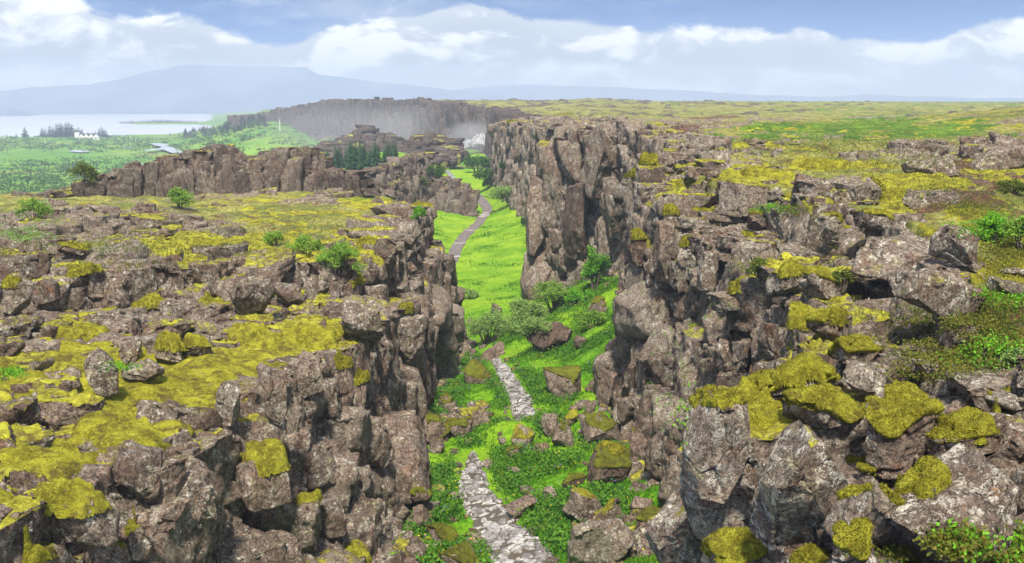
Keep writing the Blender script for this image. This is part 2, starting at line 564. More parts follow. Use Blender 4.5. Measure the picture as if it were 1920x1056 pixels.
def cube_grid(k):
    """surface of a cube cut in k by k squares a side, as triangles"""
    idx, V, F = {}, [], []

    def vid(p):
        if p not in idx:
            idx[p] = len(V); V.append(p)
        return idx[p]
    for ax in range(3):
        for side in (0, k):
            for i in range(k):
                for j in range(k):
                    q = []
                    for di, dj in ((0, 0), (1, 0), (1, 1), (0, 1)):
                        p = [0, 0, 0]; p[ax] = side; p[(ax + 1) % 3] = i + di; p[(ax + 2) % 3] = j + dj
                        q.append(vid(tuple(p)))
                    if side == 0:
                        q = q[::-1]
                    F += [(q[0], q[1], q[2]), (q[0], q[2], q[3])] if (i + j) % 2 else [(q[0], q[1], q[3]), (q[1], q[2], q[3])]
    return np.array(V, float) / k * 2 - 1, np.array(F)


ICO = {k: ico(k) for k in (3, 4, 5)}
CUBE = {2: cube_grid(4), 3: cube_grid(10), 4: cube_grid(20), 5: cube_grid(36), 6: cube_grid(64)}


def rock_shape(sub, seed, dims=(1, 1, 1), chips=7, jitter=.16, rough=.05, sharp=0, flat_top=False):
    """angular stone: a crooked six-sided block whose corners and edges have broken off along flat planes, then weathered"""
    r = np.random.default_rng(seed)
    V, F = CUBE[sub]
    dims = np.array(dims, float)
    J = r.uniform(-1, 1, (2, 2, 2, 3)) * jitter * 1.5
    if flat_top:
        J[:, :, 1, 2] *= .4
    t = (V + 1) / 2
    D = 0
    for i in (0, 1):
        for j in (0, 1):
            for k in (0, 1):
                w = (t[:, 0] if i else 1 - t[:, 0]) * (t[:, 1] if j else 1 - t[:, 1]) * (t[:, 2] if k else 1 - t[:, 2])
                D = D + w[:, None] * J[i, j, k]
    S = V + D
    sz = float(dims.mean())
    for k in range(chips + 3):
        nrm = np.sign(r.normal(0, 1, 3)) * r.uniform(.25, 1.0, 3)
        if r.random() < .45:
            nrm[int(r.integers(3))] *= .15
        if flat_top and nrm[2] > 0:
            nrm[2] *= .3
        nrm /= np.linalg.norm(nrm)
        h = np.quantile(S @ nrm, r.uniform(.80, .97))
        over_ = np.maximum(S @ nrm - h, 0)
        S = S - over_[:, None] * nrm
    S = S * dims
    off = r.uniform(0, 90, 3)
    n_ = vert_normals(S, F)
    d = rough * sz * (1.0 * fbm(S / sz * 1.4 + off, 3, seed % 1000) + 0.6 * fbm(S / sz * 4.5 + off, 3, seed % 1000 + 3))
    lay = fbm(np.stack([S[:, 0] / sz * .7, S[:, 1] / sz * .7, S[:, 2] / sz * 4.0], 1) + off, 2, seed % 1000 + 9)
    d += rough * .45 * sz * lay
    return S + n_ * d[:, None], F


def face_normals(V, F):
    a = np.cross(V[F[:, 1]] - V[F[:, 0]], V[F[:, 2]] - V[F[:, 0]])
    return a / np.maximum(np.linalg.norm(a, axis=1, keepdims=True), 1e-12)


def vert_normals(V, F):
    fn = np.cross(V[F[:, 1]] - V[F[:, 0]], V[F[:, 2]] - V[F[:, 0]])
    o = np.zeros_like(V)
    for k in range(F.shape[1]):
        np.add.at(o, F[:, k], fn)
    return o / np.maximum(np.linalg.norm(o, axis=1, keepdims=True), 1e-12)


PROTO = {}
for sub in (2, 3, 4):
    for kind, dm, kw in (('col', (.85, .8, 1.45), dict(chips=3)), ('blk', (1, 1, .9), dict(chips=4)), ('slab', (1.15, 1.0, .5), dict(flat_top=True))):
        PROTO[sub, kind] = []
        for k in range(10):
            S, F = rock_shape(sub, 900 + k + 40 * len(kind), dm, rough=.045 if sub > 2 else .02, **kw)
            PROTO[sub, kind].append((S, F, vert_normals(S, F)))


def poisson(Q, order, r):
    grid, keep = {}, []
    for i in order:
        q = Q[i]; ri = r[i] if hasattr(r, '__len__') else r
        c = (int(math.floor(q[0] / ri)), int(math.floor(q[1] / ri)), int(math.floor(q[2] / ri)))
        ok = True
        for dx in (-1, 0, 1):
            for dy in (-1, 0, 1):
                for dz in (-1, 0, 1):
                    for j in grid.get((c[0] + dx, c[1] + dy, c[2] + dz), ()):
                        if ((Q[j] - q) ** 2).sum() < ri * ri:
                            ok = False; break
                    if not ok: break
                if not ok: break
            if not ok: break
        if ok:
            grid.setdefault(c, []).append(i); keep.append(i)
    return keep


def pack_blocks(P, Nb, weight, spacing, seed, out, kinds=('col', 'blk'), size=.62, proud=.1, near=42, mid=100, sub_bias=0, moss=None, spread=.3, tall=1.0, ceil=None):
    """joint-bounded blocks of the wall, packed side by side over the sheet wherever weight lets them"""
    g = np.random.default_rng(seed)
    Pc = (P[:-1, :-1] + P[1:, 1:]) / 2
    area = np.linalg.norm(np.cross(P[1:, :-1] - P[:-1, :-1], P[:-1, 1:] - P[:-1, :-1]), axis=2)
    w = (area * weight[:-1, :-1]).reshape(-1)
    n_try = int(w.sum() / spacing ** 2 * 7) + 10
    idx = g.choice(len(w), min(n_try, 90000), p=w / w.sum())
    ii, jj = np.unravel_index(idx, area.shape)
    Q = Pc[ii, jj]
    keep = poisson(Q, range(len(Q)), spacing)
    for k in keep:
        q, nb = Q[k], Nb[ii[k], jj[k]]
        dist = float(np.linalg.norm(q))
        u_, v_ = proj(q)
        if not (-140 < u_ < 2060 and v_ < 1200):
            continue
        sub = max(2, (4 if dist < near else 3 if dist < mid else 2) + sub_bias)
        steep = 1 - abs(nb[2])
        kd = kinds[int(g.integers(len(kinds)))] if steep > .35 else 'slab'
        S, F, VN = PROTO[sub, kd][int(g.integers(10))]
        yaw = math.atan2(nb[1], nb[0]) if steep > .12 else g.uniform(0, 6.28)
        yaw += g.normal(0, .22) + (math.pi if g.random() < .5 else 0)
        tx, ty = g.normal(0, .075, 2)
        big = 1.45 if g.random() < .12 else 1.0
        sz = spacing * size * big * np.array((g.uniform(.85, 1.3), g.uniform(.75, 1.3), g.uniform(.75, 1.5) * (tall if steep > .35 else 1)))
        cy, sy = math.cos(yaw), math.sin(yaw)
        Rz = np.array(((cy, -sy, 0), (sy, cy, 0), (0, 0, 1)))
        Rx = np.array(((1, 0, 0), (0, math.cos(tx), -math.sin(tx)), (0, math.sin(tx), math.cos(tx))))
        Ry = np.array(((math.cos(ty), 0, math.sin(ty)), (0, 1, 0), (-math.sin(ty), 0, math.cos(ty))))
        A = Rz @ Rx @ Ry
        pr = spacing * (proud + g.uniform(-spread, spread)) - (spacing * size * (.62 if steep > .35 else .30))
        W = (S * sz) @ A.T + q + nb * pr
        n_ = VN @ A.T
        if ceil is not None and steep > .3:
            zc = float(ceil[ii[k]]) + float(g.normal(.05, .13 if spacing < 2 else .34)) * spacing
            over_ = W[:, 2] > zc
            W[over_, 2] = zc + (W[over_, 2] - zc) * .08
        kv = (n_ @ nb > (-.8 if steep > .35 else -.95))
        kf = kv[F].all(1)
        if not kf.any():
            continue
        F2 = F[kf]
        used, inv = np.unique(F2, return_inverse=True)
        ms = (moss[ii[k], jj[k]] if moss is not None else .2)
        mval = np.clip(ms * 1.1 + g.uniform(-.35, .3), 0, 1) * sst(.45, .85, n_[used][:, 2])
        out.append((W[used], inv.reshape(F2.shape), mval, n_[used], float(g.uniform(-1, 1)), sub))


def merge_blocks(name, out, mat, detail=True):
    o_ = 0; Vs, Fs, Ms, Ns, Ts, Bs = [], [], [], [], [], []
    for V, F, m_, n_, t_, sub in out:
        Vs.append(V); Fs.append(F + o_); Ms.append(m_); Ns.append(n_); o_ += len(V)
        Ts.append(np.full(len(V), t_, np.float32)); Bs.append(np.full(len(V), sub >= 3))
    V = np.concatenate(Vs); F = np.concatenate(Fs); m_ = np.concatenate(Ms); n_ = np.concatenate(Ns); t_ = np.concatenate(Ts); big = np.concatenate(Bs)
    d = .028 * fbm(V * 2.6, 3, 70)
    if big.any() and detail:
        db, _ = blocks(V[big], (.40, .40, .52), .042, .22, .050, .10, 77, .08)
        d[big] += db
    V = V + n_ * d[:, None]
    print(name, len(out), 'blocks', len(V), 'points')
    one = np.ones(len(V), np.float32)
    return tag(make_mesh(name, V, F, mat, smooth=False, attrs={'rock': one, 'moss': m_ * .9, 'soil': one * 0, 'green': one * 0, 'tone': t_}), kind='structure')


# ------------------------------------------------------------------ terrain sheets
SHEETS = {}


def rock_sheet(name, y0, y1, step, curves, nseg, rock, seed, mat, amp=1.0, fine=True, moss=None, soil=None, green=None,
               packs=(), bump=None, sm=6, moss_blobs=(), soil_blobs=(), green_blobs=(), rock_blobs=(), moss_thick=0.16, grain=1.0):
    P, u = section_sheet(y0, y1, step, curves, nseg, sm)
    nr, ns = P.shape[:2]
    if bump:
        P[..., 2] += bump(P[..., 0], P[..., 1])
    Nn = normals(P)
    if Nn[nr // 2, int(ns * 0.98), 2] < 0:
        Nn = -Nn
    Nb = blur(Nn, 10)
    Nb /= np.maximum(np.linalg.norm(Nb, axis=2, keepdims=True), 1e-6)
    Q, NQ = P.reshape(-1, 3), Nb.reshape(-1, 3)
    rk = np.broadcast_to(along(u, rock), (nr, ns)).reshape(-1).astype(np.float32)
    low = fbm(Q * 0.16, 4, seed + 9)
    rk = np.clip(rk + 0.55 * low * (rk < 0.85) + 0.6 * paint(P, rock_blobs, seed + 5).reshape(-1), 0, 1) if len(rock_blobs) else np.clip(rk + 0.55 * low * (rk < 0.85), 0, 1)
    steep = 1 - np.abs(NQ[:, 2])
    rk = np.maximum(rk, sst(0.3, 0.6, steep) * np.broadcast_to(along(u, rock), (nr, ns)).reshape(-1))
    d0, e0 = blocks(Q, (3.1 * grain, 3.1 * grain, 3.4 * grain), 0.40 * grain, 0.12, 0.25 * grain, 0.16, seed + 1, .08)
    d1, e1 = blocks(Q, (1.05 * grain, 1.05 * grain, 1.45 * grain), 0.15 * grain, 0.16, 0.12 * grain, 0.16, seed + 2, .08)
    flat = np.abs(NQ[:, 2]) ** 2
    d = (d0 * (1 - .35 * flat) + d1 * (1 - .25 * flat))
    if fine:
        d = d + 0.03 * fbm(Q * 5, 3, seed + 4)
    d = d + 0.2 * fbm(Q * 0.5, 3, seed + 6)
    soft = 0.22 * fbm(Q * 0.45, 3, seed + 7) + 0.11 * fbm(Q * 1.7, 3, seed + 8) + .03 * fbm(Q * 6, 2, seed + 10)
    ra = sst(0.25, 0.75, rk)
    dd = amp * d * (0.12 + 0.88 * ra) + soft * (1 - ra) * amp
    D = Q + NQ * dd[:, None]
    D = D.reshape(nr, ns, 3)
    n2 = normals(D)
    if (n2 * Nb).sum(2).mean() < 0:
        n2 = -n2
    upn = blur(n2, 2)[..., 2]
    z1 = np.zeros((nr, ns), np.float32)

    def att(vals, blobs, sd):
        a = np.broadcast_to(along(u, vals), (nr, ns)).astype(np.float32) if vals else z1
        return np.clip(a + (paint(P, blobs, sd) if len(blobs) else 0), 0, 1)
    def patchy(a, k):
        return np.clip(a * (.75 + .9 * fbm(Q * k, 4, seed + 27).reshape(nr, ns)), 0, 1)
    mo, so, gr = att(moss, moss_blobs, seed + 20), att(soil, soil_blobs, seed + 21), att(green, green_blobs, seed + 22)
    gr = patchy(gr, .22)
    mn = fbm(Q * 0.55, 4, seed + 23).reshape(nr, ns)
    mask = np.clip(mo * 1.25 + 0.5 * mn - 0.42, 0, 1) * sst(0.35, 0.75, upn)
    rk2 = rk.reshape(nr, ns)
    o = make_mesh(name, D.reshape(-1, 3), grid_faces(nr, ns), mat, attrs={'rock': rk2, 'moss': mask * 0.9, 'soil': so, 'green': gr * sst(0.25, 0.6, upn)})
    tag(o, kind='structure')
    if packs:
        outb = []
        rb = rk.reshape(nr, ns); stp = steep.reshape(nr, ns)
        for (u0, u1, kindw, spacing, kw) in packs:
            uu = sst(u0 - .12, u0 + .03, u) * sst(u1 + .12, u1 - .03, u)
            wv = {'wall': sst(.25, .5, stp), 'top': sst(.62, .92, rb + .25 * mn) * sst(.6, .3, stp) * (1 - .92 * sst(.45, .85, mo + .2 * mn)), 'rough': rb ** 3}[kindw] * uu[None]
            kw = dict(kw)
            ci = kw.pop('top_at', None)
            cz = None if ci is None else P[:, int(np.argmin(np.abs(u - ci))), 2]
            pack_blocks(P, Nb, wv + 1e-9, spacing, seed + int(spacing * 100), outb, moss=np.clip(mo + .25 * mn, 0, 1), ceil=cz, **kw)
        merge_blocks(name, outb, mat, fine)
    SHEETS[name] = dict(P=P, D=D, mask=mask, u=u, o=o, up=upn)
    if moss_thick:
        B = blur(D, 5)
        NBl = blur(n2, 6); NBl /= np.maximum(np.linalg.norm(NBl, axis=2, keepdims=True), 1e-6)
        mk = blur(mask, 2)
        pill = fbm(Q * 2.6, 3, seed + 30).reshape(nr, ns)
        th = moss_thick * (sst(0.05, 0.6, mk) * (1.0 + 0.45 * pill) - 0.25)
        Mv = B + NBl * th[..., None]
        Mv[..., 2] += 0.018 * fbm(Q * 11, 2, seed + 31).reshape(nr, ns)
        kp = mk > 0.06
        kf = kp[:-1, :-1] & kp[1:, 1:] & kp[1:, :-1] & kp[:-1, 1:]
        F = grid_faces(nr, ns, kf)
        used = np.unique(F)
        re = np.full(nr * ns, -1); re[used] = np.arange(len(used))
        if len(used):
            Vm, Fm = fuzz(Mv.reshape(-1, 3)[used].astype(np.float64), re[F], 80000, .032, seed + 40)
            mo_ = make_mesh('moss_carpet', Vm, Fm, M['moss'])
            tag(mo_, kind='stuff')
    return o


# --- west side of the rift (left of the view)
L_outer = [(-(.55 * y + 30), y, z) for y, z in ((8, -6.5), (34, -7.6), (60, -8.6), (92, -9.2))]
L_mid = [(-(.3 * y + 20), y, z) for y, z in ((8, -5.6), (20, -5.9), (34, -6.5), (50, -7.4), (76, -8.0), (92, -8.5))]
L_top = [(-24, 8, -5.6), (-21, 20, -5.7), (-19.5, 28, -5.85), (-17.5, 34, -6.1), (-13.5, 38, -6.4), (-11, 41, -6.6), (-8, 43, -7.0), (-7.0, 45, -7.3),
         (-6.8, 53, -7.5), (-6.8, 72, -8.0), (-7.1, 76, -8.0), (-12, 80, -8.2), (-18, 92, -8.3)]
L_bot = [(-23, 8, -6.1), (-20, 20, -6.4), (-18.5, 28, -6.7), (-16.6, 34, -7.4), (-12.6, 38, -8.1), (-10.2, 41, -8.4), (-7.4, 43, -8.6), (-6.7, 45, -8.7),
         (-6.4, 53, -9.0), (-6.3, 72, -9.4), (-6.6, 76, -9.4), (-11.5, 80, -9.4), (-17.5, 92, -9.4)]
L_lip = [(-10.5, 8, -6.6), (-10, 14, -6.9), (-8, 21, -7.5), (-7.5, 25, -7.65), (-6.6, 29, -8.0), (-5.9, 33, -8.0), (-6.0, 38, -8.5), (-6.1, 42, -9.4),
         (-6.0, 53, -10.2), (-5.9, 72, -10.6), (-6.2, 76, -10.6), (-11, 80, -10.5), (-17, 92, -10.5)]
L_wall = [(-8.5, 8, -9.5), (-8.2, 14, -9.8), (-6.6, 21, -10.6), (-6.0, 25, -10.8), (-5.8, 29, -11.2), (-5.5, 33, -11.4), (-5.3, 42, -12.6),
          (-5.4, 53, -13), (-4.9, 72, -14.5), (-5.1, 76, -14.5), (-10, 80, -14), (-16, 92, -14)]
L_foot = [(-5.5, 8, -12), (-4.8, 14, -12.3), (-4.4, 20, -12.8), (-3.9, 27, -13.5), (-4.6, 39, -14.9), (-5.3, 56, -17.2), (-4.3, 74, -19.1), (-4.6, 77, -19.1),
          (-9.5, 80, -19), (-15, 92, -18.5)]
L_under = [(x + .6, y, z - 1.5) for x, y, z in L_foot]
rock_sheet('cliff_terrain', 8, 92, 0.0040, [L_outer, L_mid, L_top, L_bot, L_lip, L_wall, L_foot, L_under], [50, 220, 40, 200, 70, 70, 6],
           rock=[.15, .12, .65, 1, .72, 1, 1, 1], seed=100,
           packs=[(2, 3, 'wall', .85, dict(proud=.25, kinds=('col', 'blk', 'blk'), top_at=2)), (3.97, 6.2, 'wall', 1.9, dict(proud=.12, top_at=4, spread=.2)), (3.97, 6.2, 'wall', 1.05, dict(proud=.25, top_at=4)), (3.9, 6.2, 'wall', .55, dict(proud=.22, top_at=4)), (1.2, 2.05, 'top', 1.3, {}), (3.0, 4.05, 'top', 1.1, {}),
                  (3.5, 4.05, 'top', .9, {}), (.5, 4, 'top', .45, dict(sub_bias=-1, near=20)), (1.95, 3.05, 'wall', .5, dict(top_at=2, proud=.15))], mat=M['rock'], moss=[.2, .28, .5, .1, .60, .12, .08, 0],
           soil=[.2, .15, .1, 0, .1, 0, 0, 0], green=[.15, .0, 0, 0, 0, 0, 0, 0],
           moss_blobs=[(80, 720, 150, 60), (330, 690, 190, 55), (130, 830, 160, 90), (560, 640, 90, 40), (40, 1010, 70, 60), (500, 570, 120, 25), (280, 545, 50, 20),
                       (390, 545, 60, 18), (330, 470, 170, 25), (620, 480, 90, 40), (150, 610, 70, 25), (30, 900, 60, 90), (820, 395, 40, 15), (700, 380, 60, 12)],
           soil_blobs=[(250, 420, 90, 22), (330, 455, 60, 12), (560, 350, 70, 8), (420, 480, 60, 9)],
           green_blobs=[(680, 370, 60, 16), (30, 440, 60, 20)],
           rock_blobs=[(150, 425, 140, 25), (60, 480, 100, 40), (740, 450, 60, 60)])

# --- east side (right of the view), up to the buttress
R_foot = [(4.5, 6, -8.5), (4.5, 14, -9.5), (5, 20, -11), (5.5, 31, -12.9), (5.6, 40, -14.2), (5.6, 50, -15.4), (7.6, 54, -14.6), (8.8, 60, -13.6), (9.4, 70, -12.6), (9.2, 77, -12.4), (7.6, 84, -15.5), (6.4, 87, -17), (2.4, 92, -19), (2.0, 94, -19.2), (4, 100, -19), (6, 120, -18), (2, 150, -17), (-3.6, 190, -14.5), (-1, 200, -14.5), (7, 215, -14.5)]
R_lip = [(2.6, 6, -5.2), (3.6, 13, -5.4), (5.2, 17, -5.3), (7.3, 22, -5.4), (8.6, 27, -5.5), (8.6, 31, -5.7), (8.5, 37, -5.8), (7.8, 41, -5.5), (6.6, 46, -4.9),
         (6.6, 50, -3.3), (8.6, 54, -3.0), (10.4, 60, -2.7), (11.2, 70, -2.7), (11, 77, -2.6), (9.4, 84, -2.6), (7.8, 87, -2.6), (3.6, 92, -2.6), (3.0, 94, -2.6), (4.6, 100, -2.7), (7, 120, -3),
         (4, 150, -3.5), (-3.2, 190, -4.5), (-.5, 200, -4.5), (8, 215, -4.4)]
R_wall = []
for y in (6, 13, 17, 22, 27, 31, 37, 41, 46, 50, 54, 60, 70, 77, 84, 87, 92, 94, 100, 120, 150, 190, 200, 215):
    fx, fz = curve_at(R_foot, y, 0), curve_at(R_foot, y, 2); lx, lz = curve_at(R_lip, y, 0), curve_at(R_lip, y, 2)
    R_wall.append((float(fx + (lx - fx) * .72), y, float(lz + (fz - lz) * .48)))
R_under = [(x - .6, y, z - 1.6) for x, y, z in R_foot]
R_b = [(3.6, 6, -4.7), (6.5, 12, -4.6), (8.3, 17, -4.7), (9.6, 22, -4.9), (11, 27, -5), (11.5, 31, -5.2), (11.2, 37, -5.3), (10.2, 42, -5.2), (8.2, 47, -4.5),
       (7.6, 50, -3.1), (9.6, 54, -2.9), (11.8, 60, -2.6), (12.8, 70, -2.6), (12.6, 77, -2.55), (11, 84, -2.55), (9.4, 87, -2.5), (5.4, 92, -2.5), (4.6, 94, -2.5), (6.4, 100, -2.6), (9, 120, -2.8),
       (6, 150, -3.2), (-1, 190, -4.1), (2, 200, -4.1), (10, 215, -4)]
R_t = [(4.6, 6, -4.3), (7, 12, -4.2), (8.8, 17, -4.1), (10.2, 22, -3.7), (11.6, 27, -3.6), (12.1, 31, -3.7), (11.8, 37, -3.7), (10.8, 42, -3.7), (8.9, 47, -3.5),
       (8.6, 50, -2.95), (10.6, 54, -2.8), (12.8, 60, -2.5), (14, 70, -2.5), (13.8, 77, -2.45), (12.2, 84, -2.45), (10.6, 87, -2.4), (6.8, 92, -2.4), (6, 94, -2.4), (7.8, 100, -2.5), (11, 120, -2.7),
       (8, 150, -2.9), (1.5, 190, -3.6), (5, 200, -3.6), (12, 215, -3.5)]
R_out = [(max(8, .56 * y + 5), y, z) for y, z in ((6, -3.6), (12, -3.6), (17, -4.0), (22, -4.0), (30, -4.0), (40, -3.6), (50, -2.9), (62, -2.4), (100, -2.4), (215, -3))]


def east_bump(x, y):
    return (1.9 * np.exp(-((x - 52) / 13) ** 2 - ((y - 92) / 22) ** 2) + 0.5 * np.exp(-((x - 34) / 4) ** 2 - ((y - 62) / 5) ** 2)
            + 0.22 * fbm(np.stack([x * .09, y * .09, x * 0], -1), 3, 61).reshape(x.shape) * sst(14, 30, x) )


rock_sheet('rift_wall', 6, 60, 0.0040, [R_under, R_foot, R_wall, R_lip, R_b, R_t, R_out], [6, 90, 90, 140, 40, 280],
           rock=[1, 1, 1, .8, .8, .32, .08], seed=200,
           packs=[(.9, 3.05, 'rough', 1.9, dict(proud=.12, top_at=3, spread=.2)), (.9, 3.05, 'rough', 1.05, dict(proud=.25, kinds=('col', 'blk', 'blk'), top_at=3)), (.9, 3.05, 'rough', .55, dict(proud=.22, top_at=3)), (3, 5, 'rough', 1.1, dict(proud=.15, top_at=5)), (3, 5.1, 'rough', .5, dict(proud=.1, top_at=5)), (5, 5.9, 'top', 1.1, {}),
                  (5, 5.9, 'top', .45, dict(sub_bias=-1, near=20))], mat=M['rock'], moss=[0, .1, .15, .5, .2, .5, .3], soil=[0, 0, 0, .05, .1, .25, .35],
           green=[0, .1, .05, .05, .1, .15, .3], bump=east_bump,
           moss_blobs=[(1260, 350, 80, 25), (1420, 330, 70, 12), (1300, 390, 50, 15), (1480, 520, 30, 20), (1490, 590, 40, 15), (1390, 540, 40, 10),
                       (1700, 350, 120, 20), (1540, 310, 60, 8), (1500, 680, 90, 30)],
           soil_blobs=[(1850, 330, 100, 30), (1760, 380, 120, 20), (1850, 600, 120, 30)],
           green_blobs=[(1880, 430, 80, 35), (1800, 660, 140, 50), (1470, 390, 50, 12), (1860, 560, 60, 20), (1850, 1030, 150, 40)],
           rock_blobs=[(1850, 285, 80, 20), (1700, 300, 150, 20), (1600, 480, 120, 60)])
rock_sheet('buttress_wall', 58, 215, 0.0040, [R_under, R_foot, R_wall, R_lip, R_b, R_t, [(x * 1.15 + 4, y, z) for x, y, z in R_out]], [6, 80, 90, 40, 20, 280],
           rock=[1, 1, 1, 1, .8, .5, .12], seed=240,
           packs=[(.9, 3.05, 'wall', 1.3, dict(size=.66, proud=.25, tall=1.35, kinds=('col', 'blk', 'blk'), top_at=3)), (.9, 3.05, 'wall', .7, dict(proud=.22, top_at=3)), (2.9, 5, 'top', 1.2, {})], mat=M['rock'], moss=[0, .05, .08, .4, .35, .35, .3], soil=[0, 0, 0, 0, .1, .12, .1],
           green=[0, 0, 0, 0, .1, .25, .42], bump=east_bump, grain=1.15,
           green_blobs=[(1550, 250, 160, 18), (1350, 275, 120, 14), (1700, 240, 150, 20)], soil_blobs=[(1330, 218, 60, 7), (1280, 255, 40, 20)],
           rock_blobs=[(1640, 224, 40, 5)], moss_thick=0.1)

# --- floor of the rift
F_left = [(x - 1.6, y, z + .25) for x, y, z in L_foot if y < 79] + [(-14, 82, -18), (-22, 110, -17), (-26, 150, -15.5), (-34, 235, -15)]
F_right = [(x + 1.6, y, z + .5) for x, y, z in R_foot if y < 199] + [(4, 204, -14.5), (12, 235, -14.5)]
PATH = [PT(985, 1090, 25.5), PT(975, 1056, 27), PT(940, 1000, 29.8), PT(908, 960, 32.4), PT(888, 900, 37), PT(888, 850, 41), PT(930, 812, 43.5), PT(982, 788, 45.8),
        PT(975, 745, 51), PT(945, 700, 60), PT(922, 668, 68), PT(858, 605, 86), PT(840, 560, 97), PT(834, 515, 110), PT(848, 485, 121), PT(868, 447, 139), PT(898, 420, 155),
        PT(914, 400, 167), PT(908, 384, 177), PT(896, 372, 185), PT(880, 358, 196), PT(850, 338, 212), PT(838, 320, 230)]
F_mid = [(.5, 14, -11.4), (.4, 20, -12.3)] + PATH[1:]
F_mid = [(p[0], p[1], p[2]) for p in F_mid]


def half(a, b, f, dz):
    return [(float(curve_at(a, y, 0) * (1 - f) + curve_at(b, y, 0) * f), y, float(curve_at(a, y, 2) * (1 - f) + curve_at(b, y, 2) * f) + dz)
            for y in np.geomspace(14, 235, 60)]


fl = [F_left, half(F_left, F_mid, .6, -.25), F_mid, half(F_mid, F_right, .35, -.15), F_right]
P, u = section_sheet(14, 232, 0.0034, fl, [120, 90, 90, 140], 8)
Q = P.reshape(-1, 3)
far_ = np.minimum(1, 40 / P[..., 1])
pathd = np.abs(P[..., 0] - curve_at(F_mid, P[..., 1], 0))
off = sst(0.5, 2.0, pathd)
P[..., 2] += (0.42 * fbm(Q * 0.33, 3, 401).reshape(P.shape[:2]) * off + 0.13 * fbm(Q * 1.5, 3, 402).reshape(P.shape[:2])) * (0.35 + 0.65 * sst(110, 60, P[..., 1]))
P[..., 2] += 0.75 * np.exp(-((P[..., 0] - .1) / 1.6) ** 2 - ((P[..., 1] - 43.0) / 1.1) ** 2)
FLOOR = P
so = np.clip(0.55 * fbm(Q * 0.5, 4, 405).reshape(P.shape[:2]) - 0.2 + .25 * sst(70, 40, P[..., 1]), 0, 1)
tag(make_mesh('gorge_ground', Q, grid_faces(*P.shape[:2]), M['grass_ground'], attrs={'soil': so}), kind='structure')
FY = P[:, 0, 1]


def floor_z(x, y):
    i = np.clip(np.searchsorted(FY, y) - 1, 0, len(FY) - 2)
    t = (y - FY[i]) / (FY[i + 1] - FY[i])
    a = np.interp(x, FLOOR[i, :, 0], FLOOR[i, :, 2]); b = np.interp(x, FLOOR[i + 1, :, 0], FLOOR[i + 1, :, 2])
    return float(a * (1 - t) + b * t)


# --- the far walls and the moor beyond, 210 m and more
bx = [(8, 210), (3, 240), (1, 300), (-4, 350), (-6, 380), (-22, 410), (-40, 452), (-43, 520), (-75, 570), (-112, 630), (-165, 700), (-176, 715), (-215, 760)]
topz = [(-4.4, 210), (-4, 300), (-3, 380), (-1.5, 420), (-.8, 452), (0.2, 520), (0.3, 600), (0.2, 640), (-3.5, 665), (-6.7, 700), (-9, 715), (-12, 760)]
fx = lambda y: float(np.interp(y, [b[1] for b in bx], [b[0] for b in bx]))
tz = lambda y: float(np.interp(y, [b[1] for b in topz], [b[0] for b in topz]))
ysf = list(np.geomspace(210, 760, 90))
fz = lambda y: float(np.interp(y, [210, 300, 380, 450, 700, 760], [-14.5, -16, -18, -17.5, -21, -24]))
D_foot = [(fx(y) - 5, y, fz(y)) for y in ysf]
D_under = [(fx(y) - 14, y, fz(y) - 7) for y in ysf]
D_lip = [(fx(y), y, tz(y)) for y in ysf]
D_b = [(fx(y) + 4, y, tz(y) + .3) for y in ysf]
D_out = [(.62 * y + 25, y, -2.6 if y < 300 else -1.6) for y in ysf]
rock_sheet('far_wall', 210, 760, 0.0034, [D_under, D_foot, D_lip, D_b, D_out], [20, 200, 10, 330], rock=[.3, 1, 1, .4, .1], seed=300,
           packs=[(.95, 1.93, 'wall', 2.3, dict(size=.7, tall=1.9, kinds=('col',), spread=.25, top_at=2))], mat=M['far_rock'], fine=False,
           moss=[.1, 0, .2, .35, .3], green=[.8, .2, 0, .3, .6], soil=[0, 0, 0, .1, .12], sm=2, moss_thick=0, grain=2.6, amp=1.0,
           bump=lambda x, y: 1.5 * np.exp(-((x - 52) / 22) ** 2 - ((y - 590) / 40) ** 2) + 0.5 * fbm(np.stack([x * .02, y * .02, x * 0], -1), 4, 71).reshape(x.shape) * sst(0, 30, x - np.interp(y, [b[1] for b in bx], [b[0] for b in bx])))
ysm = np.geomspace(740, 4200, 260)
Xs = np.linspace(0, 1, 240)
P = np.zeros((260, 240, 3))
x0 = np.interp(ysm, [740, 1200, 4200], [-190, -300, -500])
P[..., 1] = ysm[:, None]
P[..., 0] = x0[:, None] + (0.66 * ysm - x0)[:, None] * Xs[None]
P[..., 2] = -1.4 + 1.3 * fbm(P * 0.006, 4, 81).reshape(260, 240) - 9 * (1 - Xs[None]) ** 6 - 3.0 * sst(1500, 4200, P[..., 1])
a = np.full((260, 240), .45)
tag(make_mesh('moor_ground', P.reshape(-1, 3), grid_faces(260, 240), M['far_rock'], attrs={'rock': a * 0, 'moss': a * .5, 'soil': a * .2, 'green': a * 1.35}), kind='structure')


